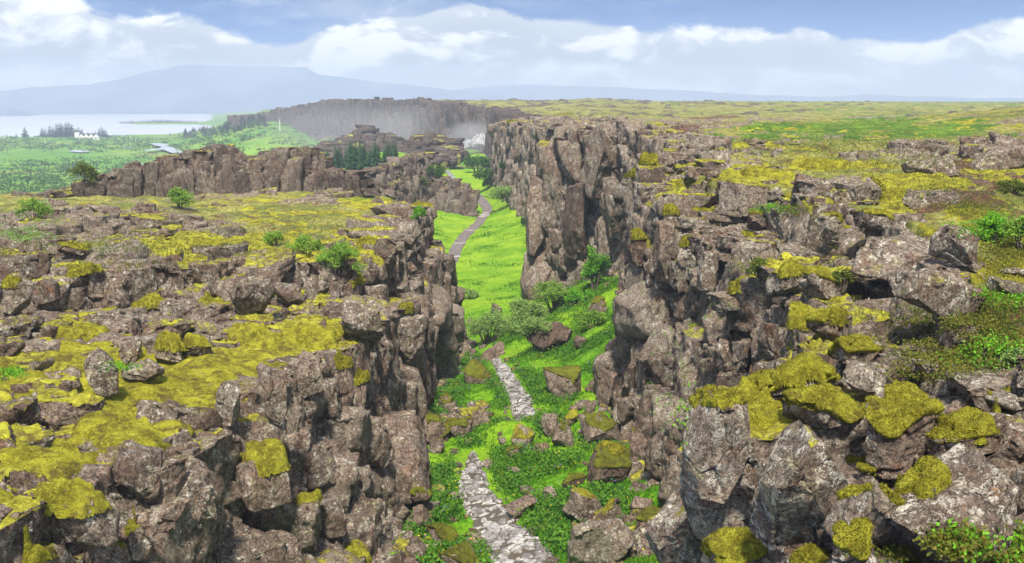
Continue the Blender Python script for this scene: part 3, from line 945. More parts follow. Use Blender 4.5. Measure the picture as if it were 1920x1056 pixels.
# --- free standing ridges
def ridge(name, crest, base, back, seed, mat, nt=420, nsec=(90, 70), amp=1.0, grain=1.0, moss=(.1, .15, .5, .4), rock=(.8, 1, 1, .5), fine=True, thick=.1, blobs=(), zdrop=6, green=None, wallp=None):
    """crest, base: lists of points from one end to the other; the face between them looks to the viewer, the back slopes away"""
    def res(l):
        l = np.array(l, float); d = np.r_[0, np.cumsum(np.abs(np.diff(l[:, 0])) + .3 * np.abs(np.diff(l[:, 1])))]
        t = np.linspace(0, d[-1], nt)
        return np.stack([np.interp(t, d, l[:, k]) for k in range(3)], 1)
    c, b = res(crest), res(base)
    un = b + np.array((0, -1.0, -2.0)); bk = c + np.array((back[0], back[1], -zdrop))
    cs = [un, b, c, bk]; ng = [6, nsec[0], nsec[1]]
    cols, u = [], []
    for k, m_ in enumerate(ng):
        for j in range(m_):
            t = j / m_
            cols.append(cs[k] * (1 - t) + cs[k + 1] * t); u.append(k + t)
    cols.append(cs[-1]); u.append(3)
    P = np.stack(cols, 1); u = np.array(u); nr, ns = P.shape[:2]
    Nb = blur(normals(P), 5); Nb /= np.maximum(np.linalg.norm(Nb, axis=2, keepdims=True), 1e-6)
    if Nb[..., 2].mean() < 0:
        Nb = -Nb
    Q = P.reshape(-1, 3)
    d0, _ = blocks(Q, (2.6 * grain, 2.6 * grain, 3.6 * grain), .38 * grain, .12, .25 * grain, .14, seed, .08)
    d1, _ = blocks(Q, (.95 * grain, .95 * grain, 1.4 * grain), .14 * grain, .16, .12 * grain, .14, seed + 1, .08)
    d = d0 + d1 + .25 * fbm(Q * .5 / grain, 3, seed + 2)
    if fine:
        d = d + .05 * fbm(Q * 4, 3, seed + 3)
    D = (Q + Nb.reshape(-1, 3) * (d * amp)[:, None]).reshape(nr, ns, 3)
    n2 = normals(D); n2 = -n2 if (n2 * Nb).sum(2).mean() < 0 else n2
    upn = blur(n2, 1)[..., 2]
    mk = np.clip(np.broadcast_to(along(u, moss), (nr, ns)) * 1.3 + .5 * fbm(Q * .6 / grain, 3, seed + 4).reshape(nr, ns) - .35, 0, 1) * sst(.3, .7, upn)
    rk = np.clip(np.broadcast_to(along(u, rock), (nr, ns)) + .4 * fbm(Q * .3 / grain, 3, seed + 5).reshape(nr, ns), 0, 1)
    z = np.zeros((nr, ns))
    outb = []
    st_ = (np.broadcast_to(sst(.9, 1.05, u) * sst(2.35, 2.05, u), (nr, ns)) * rk)
    for sp_, kw in ((1.25 * grain, {}), (.6 * grain, dict(proud=.0))):
        pack_blocks(P, Nb, st_ + 1e-9, sp_, seed + 7, outb, moss=np.broadcast_to(along(u, moss), (nr, ns)) + .2 * fbm(Q * .5, 3, seed + 8).reshape(nr, ns), size=.66, ceil=P[:, 6 + nsec[0], 2], **{**kw, **(wallp or {})})
    merge_blocks(name, outb, mat, fine)
    o = tag(make_mesh(name, D.reshape(-1, 3), grid_faces(nr, ns), mat, attrs={'rock': rk, 'moss': mk * .9, 'soil': z + .2 * (1 - rk), 'green': z + (green or 0)}), kind='structure')
    return o


RC = [PT(x, y, 84 + (x + 120) * .014) for x, y in ((-120, 405), (60, 372), (150, 345), (230, 320), (330, 295), (400, 278), (440, 275), (454, 296), (468, 308), (500, 295), (545, 278), (590, 280),
                                                    (606, 292), (613, 318), (640, 320), (690, 336), (705, 350), (740, 354))]
ridge('ridge_terrain', RC, [(x - .2, y - 1.5, min(z - .8, -8.9)) for x, y, z in RC], (-3, 9), 500, M['ridge_rock'], 760, (110, 60), zdrop=4, wallp=dict(kinds=('col',), tall=1.5))
ridge('rubble_ridge', [PT(600, 345, 124), PT(660, 335, 140), PT(700, 318, 150), PT(750, 300, 160), PT(785, 288, 168), PT(802, 288, 172), PT(806, 315, 170), PT(822, 332, 167),
                       PT(850, 336, 166), PT(880, 350, 165), PT(895, 358, 165)],
      [(x_, y_, -20.0) for x_, y_, z_ in (PT(640, 372, 116), PT(720, 366, 138), PT(790, 358, 158), PT(820, 366, 162), PT(850, 368, 161), PT(890, 366, 161))], (-3, 12), 520, M['ridge_rock'], 420, (80, 40), grain=.85, rock=(.4, .6, 1, .5))
ridge('slab_ridge', [PT(540, 318, 300), PT(600, 285, 320), PT(640, 262, 335), PT(690, 236, 350), PT(704, 246, 350), PT(722, 262, 345), PT(732, 252, 345), PT(748, 266, 340)],
      [PT(540, 330, 280), PT(640, 315, 285), PT(720, 292, 300), PT(760, 280, 310)], (-4, 18), 540, M['far_rock'], 300, (50, 20), grain=2, fine=False, rock=(.1, .15, .75, .2), moss=(.3, .2, .3, .3))
ridge('slope_ridge', [PT(715, 300, 235), PT(760, 272, 255), PT(800, 248, 272), PT(815, 262, 272), PT(835, 262, 268), PT(858, 268, 260), PT(862, 284, 255)],
      [PT(700, 325, 220), PT(780, 312, 226), PT(840, 302, 236), PT(864, 292, 245)], (-3, 14), 560, M['far_rock'], 300, (50, 20), grain=1.6, fine=False, rock=(.1, .15, .7, .2), moss=(.4, .3, .4, .3))


# --- the plain with the lake
def ground_height(x, y):
    r = np.hypot(x, y); t = x / np.maximum(y, 1)
    plain = np.interp(r, [60, 95, 140, 220, 350, 600, 1000, 1150, 1230, 2700, 2900], [-14, -17, -22, -28, -31.5, -33.5, -34.7, -35.7, -38, -38, -39])
    corr = np.interp(y, [60, 200, 300, 420, 700], [-21, -17.5, -17.5, -19, -21])
    c = sst(-.24, -.09, t)
    z = plain * (1 - c) + corr * c
    z = np.where(y < 232, np.where((t > -.3), z - 2.5 * sst(-.3, -.2, t), z), z)
    z = z + 20 * sst(-.355, -.235, t) * (1 - c) * sst(420, 700, r) * sst(1500, 900, r) * (1 - .55 * sst(-.24, -.19, t))
    z = z + 8.5 * np.exp(-((x + 36) / 16) ** 2 - ((y - 235) / 28) ** 2)
    pen = 3.6 * np.exp(-((y - 1650) / 110) ** 2) * sst(-.405, -.37, t)
    z = z + np.where((r > 1100) & (r < 2600), pen, 0) + sst(-.32, -.26, t) * np.where(r > 1150, 9, 0) * sst(1100, 1300, r)
    return z


rr = np.geomspace(62, 3100, 520)
aa = np.linspace(R(-42), R(14), 640)
A_, R_ = np.meshgrid(aa, rr)
P = np.stack([R_ * np.sin(A_), R_ * np.cos(A_), A_ * 0], 2)
P[..., 2] = ground_height(P[..., 0], P[..., 1])
P[..., 2] += fbm(P * 0.03, 4, 601).reshape(P.shape[:2]) * np.clip(R_ / 400, .15, 0.8)
GR = P
tag(make_mesh('valley_ground', P.reshape(-1, 3), grid_faces(*P.shape[:2])[:, ::-1], M['valley'], attrs={'soil': np.zeros(P.shape[:2])}), kind='structure')
LAKE_Z = -36.0
aa = np.linspace(R(-44), R(-8), 60); rr = np.geomspace(1100, 3000, 40)
A_, R_ = np.meshgrid(aa, rr)
tag(make_mesh('lake_water', np.stack([R_ * np.sin(A_), R_ * np.cos(A_), A_ * 0 + LAKE_Z], 2).reshape(-1, 3), grid_faces(40, 60)[:, ::-1], M['lake']), kind='structure')


def range_sheet(name, crest, yb, zb, seed, rough_):
    c = np.array([PT(*p) for p in crest]); nt = 400
    t = np.linspace(c[0, 0], c[-1, 0], nt)
    cx = np.stack([t, np.interp(t, c[:, 0], c[:, 1]), np.interp(t, c[:, 0], c[:, 2])], 1)
    cols = []
    for k in range(50):
        f = k / 34
        if f <= 1:
            b = cx.copy(); b[:, 0] *= yb / cx[:, 1]; b[:, 1] = yb; b[:, 2] = zb
            p = b * (1 - f) + cx * f
            p[:, 2] = zb + (cx[:, 2] - zb) * f ** 1.5
        else:
            p = cx.copy(); p[:, 1] += (f - 1) * 900; p[:, 2] -= (f - 1) * 120
        cols.append(p)
    P = np.stack(cols, 1)
    P[..., 2] += rough_ * fbm(P * .006, 5, seed).reshape(P.shape[:2]) * np.minimum(1, np.arange(50) / 20)[None]
    return tag(make_mesh(name, P.reshape(-1, 3), grid_faces(nt, 50), M['mountain']), kind='structure')


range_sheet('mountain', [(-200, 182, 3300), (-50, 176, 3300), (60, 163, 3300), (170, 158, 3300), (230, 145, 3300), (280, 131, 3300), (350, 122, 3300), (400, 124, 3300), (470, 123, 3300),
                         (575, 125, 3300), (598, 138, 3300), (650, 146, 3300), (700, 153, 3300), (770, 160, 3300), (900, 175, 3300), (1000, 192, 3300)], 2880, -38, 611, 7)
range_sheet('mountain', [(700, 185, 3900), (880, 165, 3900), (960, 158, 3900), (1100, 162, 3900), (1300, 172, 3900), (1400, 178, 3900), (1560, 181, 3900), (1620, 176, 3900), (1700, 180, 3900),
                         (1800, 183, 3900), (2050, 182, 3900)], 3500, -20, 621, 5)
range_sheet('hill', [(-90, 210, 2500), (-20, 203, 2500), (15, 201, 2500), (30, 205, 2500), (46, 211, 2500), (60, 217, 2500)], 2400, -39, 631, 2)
# ------------------------------------------------------------------ things: placing
bpy.context.view_layer.update()
DG = bpy.context.evaluated_depsgraph_get()


def ray(px, py):
    d = Vector(PT(px, py, 1.0)).normalized()
    ok, loc, nor, _, ob, _ = scene.ray_cast(DG, Vector((0, 0, 0)), d)
    return (np.array(loc), np.array(nor)) if ok else (None, None)


def empty(name, loc, label, cat, group=None):
    o = bpy.data.objects.new(name, None)
    o.empty_display_size = .2
    COL.objects.link(o)
    o.location = loc
    return tag(o, label, cat, group)


def euler(rx, ry, rz):
    from mathutils import Euler
    return np.array(Euler((R(rx), R(ry), R(rz))).to_matrix())


def fit_box(V, box, Yd):
    """size and place a stone so that it fills the part of the view where the photo shows it, at distance Yd"""
    x0, y0, x1, y1 = box
    c = np.array(PT((x0 + x1) / 2, (y0 + y1) / 2, Yd))
    V = V - (V.max(0) + V.min(0)) / 2
    for _ in range(4):
        u, v = proj(V + c)
        kx = (x1 - x0) / np.ptp(u); kz = (y1 - y0) / np.ptp(v)
        V = V * np.array((kx, (kx * kz) ** .5, kz))
        u, v = proj(V + c)
        c = c + np.array((((x0 + x1) - (u.max() + u.min())) / 2, 0, -((y0 + y1) - (v.max() + v.min())) / 2)) * Yd / FPX
    return V, c


def boulder_material(name, lichen, warm, mossy=0.0):
    m, n = new_mat(name)
    tcn = n.n('ShaderNodeTexCoord')
    oi = n.n('ShaderNodeObjectInfo').outputs['Random']
    co = n.n('ShaderNodeVectorMath', operation='ADD', i={0: tcn.outputs['Object'], 1: n.n('ShaderNodeCombineXYZ', i={0: n.m('MULTIPLY', oi, 37.0), 1: n.m('MULTIPLY', oi, 91.0), 2: oi}).outputs[0]}).outputs[0]
    c, h = rock_colour(n, co, lichen, warm, 1.0, n.m('MULTIPLY', n.m('SUBTRACT', oi, 0.5), 1.7))
    mc, mh = moss_colour(n, co)
    jit = n.m('MULTIPLY', n.m('SUBTRACT', n.noise(co, 3.2, 6, 0.7), 0.5), 0.9)
    mm = n.ramp(n.m('ADD', n.attr('moss'), jit), 0.45, 0.6)
    c = n.mix(mm, c, mc)
    finish(n, c, 0.92, h, 0.065, 0.2)
    return m


M['pale'] = boulder_material('pale_lichen_rock', 1.5, 1.0)
M['brown'] = boulder_material('brown_rock', 0.85, 1.25)
M['dark'] = boulder_material('dark_rock', 0.25, 0.75)


def lap(A, F, it):
    """smooth a per-point value over the mesh"""
    E = np.concatenate([F[:, [0, 1]], F[:, [1, 2]], F[:, [2, 0]]])
    cnt = np.bincount(E[:, 0], minlength=len(A)).astype(np.float32)
    for _ in range(it):
        if A.ndim == 1:
            sm = np.bincount(E[:, 0], A[E[:, 1]], len(A))
            A = np.where(cnt > 0, .35 * A + .65 * sm / np.maximum(cnt, 1), A)
        else:
            A = np.stack([lap(A[:, k], F, 1) for k in range(A.shape[1])], 1)
    return A


def moss_shell(V, F, n_, mask, thick, seed, name, parent):
    k = 2 if len(V) < 3000 else 5 if len(V) < 20000 else 9
    mk = lap(mask, F, k)
    ns_ = lap(n_, F, k); ns_ /= np.maximum(np.linalg.norm(ns_, axis=1, keepdims=True), 1e-6)
    Vs_ = lap(V, F, k)
    th = thick * (1.55 * sst(.12, .62, mk) * (1 + .45 * fbm(V * 3.2, 3, seed)) - .55)
    W = Vs_ + ns_ * th[:, None]
    W = W + ns_ * (.010 * fbm(V * 16, 2, seed + 2))[:, None]
    kf = (mk[F] > .08).all(1)
    if kf.sum() < 6:
        return None
    Fk = F[kf]
    lab = np.arange(len(V))
    while True:
        m_ = lab[Fk].min(1); new = lab.copy()
        for q in range(3):
            np.minimum.at(new, Fk[:, q], m_)
        if (new == lab).all():
            break
        lab = new[new]
    ids, cnt = np.unique(lab[Fk[:, 0]], return_counts=True)
    Fk = Fk[lab[Fk[:, 0]] == ids[np.argmax(cnt)]]
    if len(Fk) < 6:
        return None
    used, inv = np.unique(Fk, return_inverse=True)
    Vm, Fm = fuzz(W[used], inv.reshape(-1, 3), min(2500, 150 + len(Fk) // 3), .022, seed)
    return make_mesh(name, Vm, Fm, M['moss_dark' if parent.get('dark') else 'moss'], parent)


def boulder(box, Yd, label, rot=(0, 0, 0), dims=(1, .9, .9), mat='brown', moss=0, seed=1, chips=7, sub=5, name='boulder', rough=.040, group=None, cat='rock', flat_top=False, thick=.07, sink=0.0):
    V, F = rock_shape(sub, seed, dims, chips=chips, rough=rough, flat_top=flat_top)
    V = V @ euler(*rot).T
    if Yd is None:
        loc, nor = ray((box[0] + box[2]) / 2, box[3] - 2)
        if loc is None:
            return None
        Yd = float(loc[1])
        box = (box[0], box[1], box[2], box[3] + .24 * (box[3] - box[1]))
    else:
        loc, nor = ray((box[0] + box[2]) / 2, box[3] - 2)
        if Yd >= 30 and box[3] < 400:
            box = (box[0], box[1] + 4, box[2], box[3] + .45 * (box[3] - box[1]))
        if loc is not None and Yd < 60 and loc[1] > Yd * .75:
            Yd = min(float(loc[1]) + .12, Yd * 1.4)
    V, c = fit_box(V, box, Yd)
    base = c + np.array((0, 0, V[:, 2].min()))
    V = V - np.array((0, 0, V[:, 2].min()))
    n_ = vert_normals(V, F)
    nz = fbm(V * (1.5 / max(.25, np.ptp(V, axis=0).mean() / 2)) + seed, 5, seed)
    e = empty(name, base, label, cat, group)
    mask = np.clip((sst(.2, .85, n_[:, 2]) * 1.2 - 1.08 + moss) * 1.5 + .8 * nz * (moss > 0), 0, 1) * (moss > 0)
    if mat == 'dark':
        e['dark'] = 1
    if sub >= 5:
        db, _ = blocks(V + seed * 7.7, (.55, .55, .65), .016, .10, .030, .07, seed % 97, .06)
        V = V + n_ * db[:, None]
    make_mesh('stone', V, F, M[mat], e, smooth=False, attrs={'moss': mask * .5})
    if moss > .3:
        moss_shell(V, F, n_, mask, thick, seed, 'moss_cap', e)
    if 'dark' in e:
        del e['dark']
    return e


# the pile of fallen blocks at the near right
FG = [
    ((1403, 786, 1615, 1034), 11.0, 'large square lichen-crusted boulder in the middle of the fallen block pile', (8, -22, 25), (1, .9, 1.05), 'pale', .3, 11, 5),
    ((1271, 728, 1412, 950), 13.0, 'tall slab leaning left at the outer edge of the block pile', (0, 24, 15), (.62, .9, 1.15), 'pale', .35, 12, 6),
    ((1207, 926, 1350, 1075), 11.6, 'pale angular block low in the pile next to the gorge', (5, 18, 40), (1, .9, .95), 'pale', .3, 13, 7),
    ((1280, 874, 1376, 952), 12.2, 'small dark-sided block lying on the pale block beside the gorge', (0, 5, 20), (1, .9, .7), 'brown', .3, 14, 6),
    ((1349, 961, 1422, 1016), 10.8, 'small orange-spotted stone between the square boulder and the low pale block', (0, 20, 10), (1, .8, .8), 'pale', .25, 15, 6),
    ((1548, 900, 1712, 1040), 9.6, 'reddish brown cracked block in front of the square boulder', (10, 25, 30), (1, .9, .85), 'brown', .42, 16, 7),
    ((1640, 832, 1912, 1100), 9.0, 'biggest boulder in the right corner with a long slanting edge', (5, -30, 20), (1.15, .9, .9), 'pale', .12, 17, 5),
    ((1622, 756, 1764, 898), 12.2, 'upright block under the thick moss cap', (0, 4, 30), (1, .9, 1.0), 'brown', .75, 18, 6),
    ((1468, 734, 1604, 806), 14.0, 'rounded stone wholly covered in yellow moss', (0, 10, 10), (1.2, .9, .6), 'pale', .95, 19, 5),
    ((1567, 678, 1668, 750), 15.6, 'round pale boulder crusted with grey lichen', (0, 0, 60), (1, 1, .85), 'pale', .22, 20, 9),
    ((1552, 636, 1656, 690), 17.5, 'flat-topped grey block with a moss brim', (0, 12, 15), (1.2, .9, .65), 'brown', .62, 21, 6),
    ((1545, 758, 1604, 824), 13.0, 'small knobbly lichen stone beside the moss-covered round stone', (0, 0, 0), (.9, .9, 1), 'pale', .3, 22, 9),
    ((1735, 788, 1878, 866), 11.6, 'rubbly grey lichen block above the biggest boulder', (0, -8, 10), (1.3, .9, .65), 'pale', .4, 23, 9),
    ((1710, 674, 1768, 708), 15.4, 'low grey stone in the crowberry patch', (0, 5, 0), (1.2, .8, .6), 'brown', .3, 24, 6),
    ((1898, 668, 1950, 730), 14.2, 'rounded stone cut by the right edge of the view', (0, 0, 0), (1, 1, 1), 'pale', .2, 25, 7),
    ((1816, 728, 1864, 770), 13.4, 'small stone under the ledge right of the moss-capped block', (0, 0, 30), (1, 1, .9), 'pale', .3, 26, 7),
    ((1676, 898, 1736, 950), 10.0, 'small dark rubble stone between the red-brown block and the biggest boulder', (0, 0, 50), (1, 1, .9), 'brown', .4, 27, 8),
    ((1325, 1006, 1480, 1090), 9.6, 'stone under a wide moss blanket at the foot of the square boulder', (0, 0, 10), (1.2, 1, .7), 'brown', .95, 28, 6),
    ((1390, 688, 1560, 760), 15.2, 'long low rock running up under the moss strip', (0, -16, -20), (1.5, .8, .55), 'pale', .7, 29, 7),
    ((1600, 878, 1650, 930), 10.8, 'dark stone wedged in the gap below the moss-capped block', (0, 0, 30), (.9, 1, 1), 'brown', .6, 30, 7),
    ((1475, 1030, 1560, 1085), 9.0, 'brown stone at the bottom edge beside the moss blanket', (0, 0, 10), (1.2, 1, .7), 'brown', .6, 31, 7),
    ((1560, 985, 1650, 1075), 8.8, 'brown lichen lump below the reddish cracked block', (0, -10, 10), (1, 1, .9), 'pale', .5, 32, 8),
    ((1880, 880, 1960, 960), 9.6, 'stone behind the biggest boulder at the right edge', (0, 0, 10), (1, 1, .8), 'pale', .3, 33, 8),
    ((1592, 440, 1784, 534), 23.0, 'broad whale-backed slab of pale layered rock', (0, 0, 15), (1.5, .9, .62), 'pale', .2, 34, 5),
    ((1738, 418, 1838, 514), 24.0, 'rounded block abutting the whale-backed slab', (0, 8, 10), (1, 1, .9), 'pale', .25, 35, 5),
    ((1664, 504, 1846, 612), 19.5, 'wedge-shaped pale boulder sloping down to the right', (4, 24, 20), (1.25, .9, .72), 'pale', .25, 36, 4),
    ((1510, 580, 1600, 640), 20.0, 'brown angular stone left of the wedge-shaped boulder', (0, 10, 30), (1.1, .9, .8), 'brown', .4, 37, 6),
    ((1500, 500, 1580, 560), 24.5, 'squat lichen stone left of the whale-backed slab', (0, 0, 20), (1, .9, .9), 'pale', .4, 38, 6),
    ((1850, 520, 1930, 560), 20.0, 'flat stone in the reddish heath right of the wedge-shaped boulder', (0, 5, 0), (1.4, .9, .5), 'pale', .2, 39, 6),
    ((1790, 620, 1850, 645), 17.0, 'thin pale stone lying in bare brown soil', (0, 0, 0), (1.4, 1, .4), 'pale', .1, 40, 6),
    ((1345, 338, 1462, 408), 42.0, 'big jointed block at the front of the upper ledge', (0, 3, 35), (1.1, .9, .75), 'brown', .35, 41, 4),
    ((1545, 325, 1660, 372), 40.0, 'long flat-topped block on the upper ledge', (0, 2, 20), (1.5, 1, .55), 'pale', .25, 42, 4),
    ((1690, 350, 1800, 382), 36.0, 'low grey outcrop in the dark soil above the slab', (0, 3, 0), (1.6, 1, .4), 'pale', .25, 43, 6),
    ((1815, 268, 1935, 315), 58.0, 'large layered pale outcrop near the right edge', (0, -4, 0), (1.5, 1, .5), 'pale', .15, 44, 5),
    ((1690, 292, 1800, 322), 52.0, 'long pale slab left of the large layered outcrop', (0, -4, 0), (1.6, 1, .4), 'pale', .2, 45, 5),
    ((1450, 300, 1520, 325), 60.0, 'dark rock hump in front of the green hollow', (0, 0, 0), (1.5, 1, .5), 'brown', .2, 46, 6),
    ((1400, 395, 1445, 435), 40.0, 'stone with a rounded top beside the small green ledge', (0, 0, 0), (1, 1, .8), 'brown', .4, 47, 7),
    ((1530, 400, 1600, 460), 33.0, 'upright block behind the whale-backed slab', (0, 0, 30), (1, .9, 1), 'pale', .35, 48, 5),
    ((1600, 395, 1690, 430), 32.0, 'row-end block with flat mossy top behind the slab', (0, 3, 10), (1.4, .9, .6), 'pale', .45, 49, 5),
    ((1870, 500, 1940, 520), 24.0, 'small grey slab beside the bright willow patch', (0, 0, 0), (1.5, .9, .5), 'pale', .1, 50, 6),
]
for box, Yd, lab, rot, dims, mat, moss, seed, chips in FG:
    boulder(box, Yd, lab, rot, dims, mat, moss, seed, chips, sub=6 if (box[2] - box[0]) > 125 and Yd < 16 else 5, thick=.10 if moss > .6 else .07, group='fallen blocks on the east rim')

# blocks standing out of the walls
COLUMNS = [
    ((1224, 412, 1271, 532), 43.0, 'pale column below the cushion on the east wall', 'brown', .3), ((1262, 437, 1324, 528), 41.5, 'broad column with a drooping moss cap on the east wall', 'pale', .3),
    ((1176, 432, 1214, 500), 45.5, 'dark column at the corner of the east wall', 'dark', .3), ((1306, 470, 1352, 548), 40.0, 'long grey column leaning right on the east wall', 'pale', .1),
    ((1450, 545, 1530, 625), 29.0, 'square lichen block with moss hanging down its left side', 'pale', .3), ((1418, 604, 1461, 676), 29.5, 'upright brown column under the square lichen block', 'brown', .1),
    ((1337, 630, 1375, 696), 34.0, 'smooth pale brown column low on the east wall', 'brown', 0), ((1372, 636, 1410, 706), 32.5, 'twin of smooth columns low on the east wall, the wider one', 'brown', 0),
    ((1325, 545, 1425, 585), 34.0, 'wide spotted block under a long moss cushion', 'pale', .3), ((1440, 500, 1520, 560), 31.0, 'grey block under the tall moss hump on the east wall', 'pale', .4),
    ((1120, 690, 1160, 770), 49.0, 'black square block at the foot of the east wall', 'dark', 0),
    ((1010, 250, 1075, 420), 92.0, 'tall buttress pillar at the gorge bend', 'brown', .15), ((975, 460, 1045, 575), 91.5, 'projecting foot of the buttress above the meadow', 'brown', .1),
    ((985, 330, 1050, 480), 92.5, 'bulging middle of the buttress pillar', 'brown', .12), ((1095, 232, 1150, 330), 84.0, 'smooth faced column right of the buttress pillar', 'brown', .1),
    ((1130, 330, 1175, 440), 76.0, 'grey column in the recess behind the east corner', 'pale', .05), ((1055, 340, 1110, 500), 87.0, 'shaded column between the buttress and the recess', 'dark', .05),
]
for k, (box, Yd, lab, mat, moss) in enumerate(COLUMNS):
    boulder(box, Yd, lab, (rng.normal(0, 4), rng.normal(0, 5), rng.uniform(10, 60)), (1, .95, 1.15), mat, moss, 200 + k, 6, sub=5, name='basalt_column', group='columns standing out of the east wall')

LEFT = [
    ((158, 652, 224, 744), 20.5, 'upright lichen-white block on the moss terrace', 'pale', .25, (0, 12, 20), (.9, .9, 1.2)),
    ((288, 638, 342, 684), 23.5, 'round lichen stone on the terrace in front of a moss patch', 'pale', .35, (0, 0, 0), (1, .9, .8)),
    ((340, 628, 398, 670), 24.6, 'larger lichen stone right of the round one on the terrace', 'pale', .3, (0, 0, 20), (1.2, .9, .75)),
    ((223, 634, 268, 686), 22.6, 'knobbly stone left of the round terrace stone', 'pale', .3, (0, 8, 0), (.9, .9, 1)),
    ((226, 676, 309, 714), 21.0, 'long low stone at the edge of the bare brown moss', 'pale', .3, (0, 4, 0), (1.5, .9, .55)),
    ((0, 522, 64, 590), 30.0, 'orange flecked block at the left edge of the upper step', 'pale', .3, (0, 15, 30), (1, .9, .9)),
    ((52, 520, 116, 574), 30.5, 'pink grey block right of the orange flecked one', 'brown', .3, (0, -10, 10), (1.1, .9, .8)),
    ((428, 520, 518, 594), 34.5, 'large white-spotted boulder at the end of the upper step', 'pale', .2, (0, 6, 30), (1.2, .9, .95)),
    ((514, 528, 566, 574), 35.0, 'dark fronted block right of the white-spotted boulder', 'brown', .25, (0, 14, 20), (1, .9, .85)),
    ((590, 500, 632, 548), 37.5, 'round lichen block on the step near the rim', 'pale', .3, (0, 0, 0), (.9, .9, 1)),
    ((25, 446, 80, 474), 42.0, 'small craggy outcrop in the left heath', 'pale', .3, (0, 0, 0), (1.3, .9, .6)),
    ((108, 454, 172, 480), 41.0, 'low crag beside the craggy outcrop in the left heath', 'pale', .35, (0, -5, 0), (1.5, .9, .55)),
    ((96, 922, 242, 1022), 16.6, 'big block with a pale lichen crown at the lower left', 'pale', .2, (0, 2, 20), (1.2, .9, .8)),
    ((205, 828, 306, 936), 19.6, 'leaning dark block under the moss edge', 'brown', .15, (0, 20, 20), (.85, .9, 1.1)),
    ((260, 858, 350, 942), 19.4, 'arched brown block beside the leaning one', 'brown', .1, (0, 6, 30), (1, .9, .95)),
    ((342, 906, 408, 996), 20.6, 'hanging block with a pale top in the middle of the west wall', 'pale', .1, (0, -8, 30), (.9, .9, 1.1)),
    ((280, 930, 356, 1004), 18.6, 'reddish block below the arched brown one', 'brown', .1, (0, 0, 10), (1.1, .9, .9)),
    ((440, 836, 548, 962), 21.6, 'deep jointed slab carrying the flat moss cushion', 'brown', .2, (0, -9, 25), (1.1, .9, .8)),
    ((540, 828, 638, 922), 22.8, 'end block of the jointed slab nearest the gorge', 'brown', .1, (0, -6, 25), (1, .9, .85)),
    ((480, 680, 540, 800), 25.6, 'smooth tall column under the terrace lip', 'brown', 0, (0, 4, 30), (.8, .8, 1.4)),
    ((550, 655, 606, 752), 28.0, 'square brown column right of the smooth tall one', 'brown', 0, (0, 0, 25), (.9, .9, 1.2)),
    ((403, 712, 452, 800), 24.0, 'narrow grey column at the bend of the terrace lip', 'pale', .1, (0, 5, 25), (.8, .9, 1.3)),
    ((640, 560, 720, 640), 36.0, 'wide grey block high on the west wall', 'pale', .15, (0, 5, 30), (1, .9, .9)),
    ((704, 446, 745, 505), 44.0, 'smooth brown block at the rim of the west wall', 'brown', .05, (0, 5, 20), (.9, .9, 1.1)),
    ((745, 415, 790, 470), 50.0, 'lichen grey block at the rim behind the smooth brown one', 'pale', .15, (0, 5, 20), (1, .9, 1)),
    ((735, 590, 800, 680), 42.0, 'pale lichen block below the small moss tuft on the west wall', 'pale', .1, (0, 5, 30), (1, .9, 1)),
    ((660, 780, 740, 880), 28.5, 'big brown block low on the west wall', 'brown', .1, (0, -8, 30), (1, .9, 1)),
    ((560, 930, 650, 1010), 22.8, 'block in the shade below the end of the jointed slab', 'brown', .15, (0, 0, 20), (1, .9, .9)),
    ((0, 960, 60, 1010), 14.6, 'stone under the moss in the lower left corner', 'pale', .3, (0, 0, 0), (1.1, .9, .8)),
    ((160, 1010, 245, 1075), 15.2, 'white-blotched stone at the bottom edge', 'pale', .35, (0, 0, 30), (1.1, .9, .8)),
    ((240, 985, 290, 1056), 16.6, 'narrow white-blotched block at the bottom edge beside a moss hump', 'pale', .1, (0, 5, 30), (.8, .9, 1.2)),
]
for k, (box, Yd, lab, mat, moss, rot, dims) in enumerate(LEFT):
    boulder(box, Yd, lab, rot, dims, mat, moss, 300 + k, 7, sub=5, group='blocks of the west side', name='boulder')

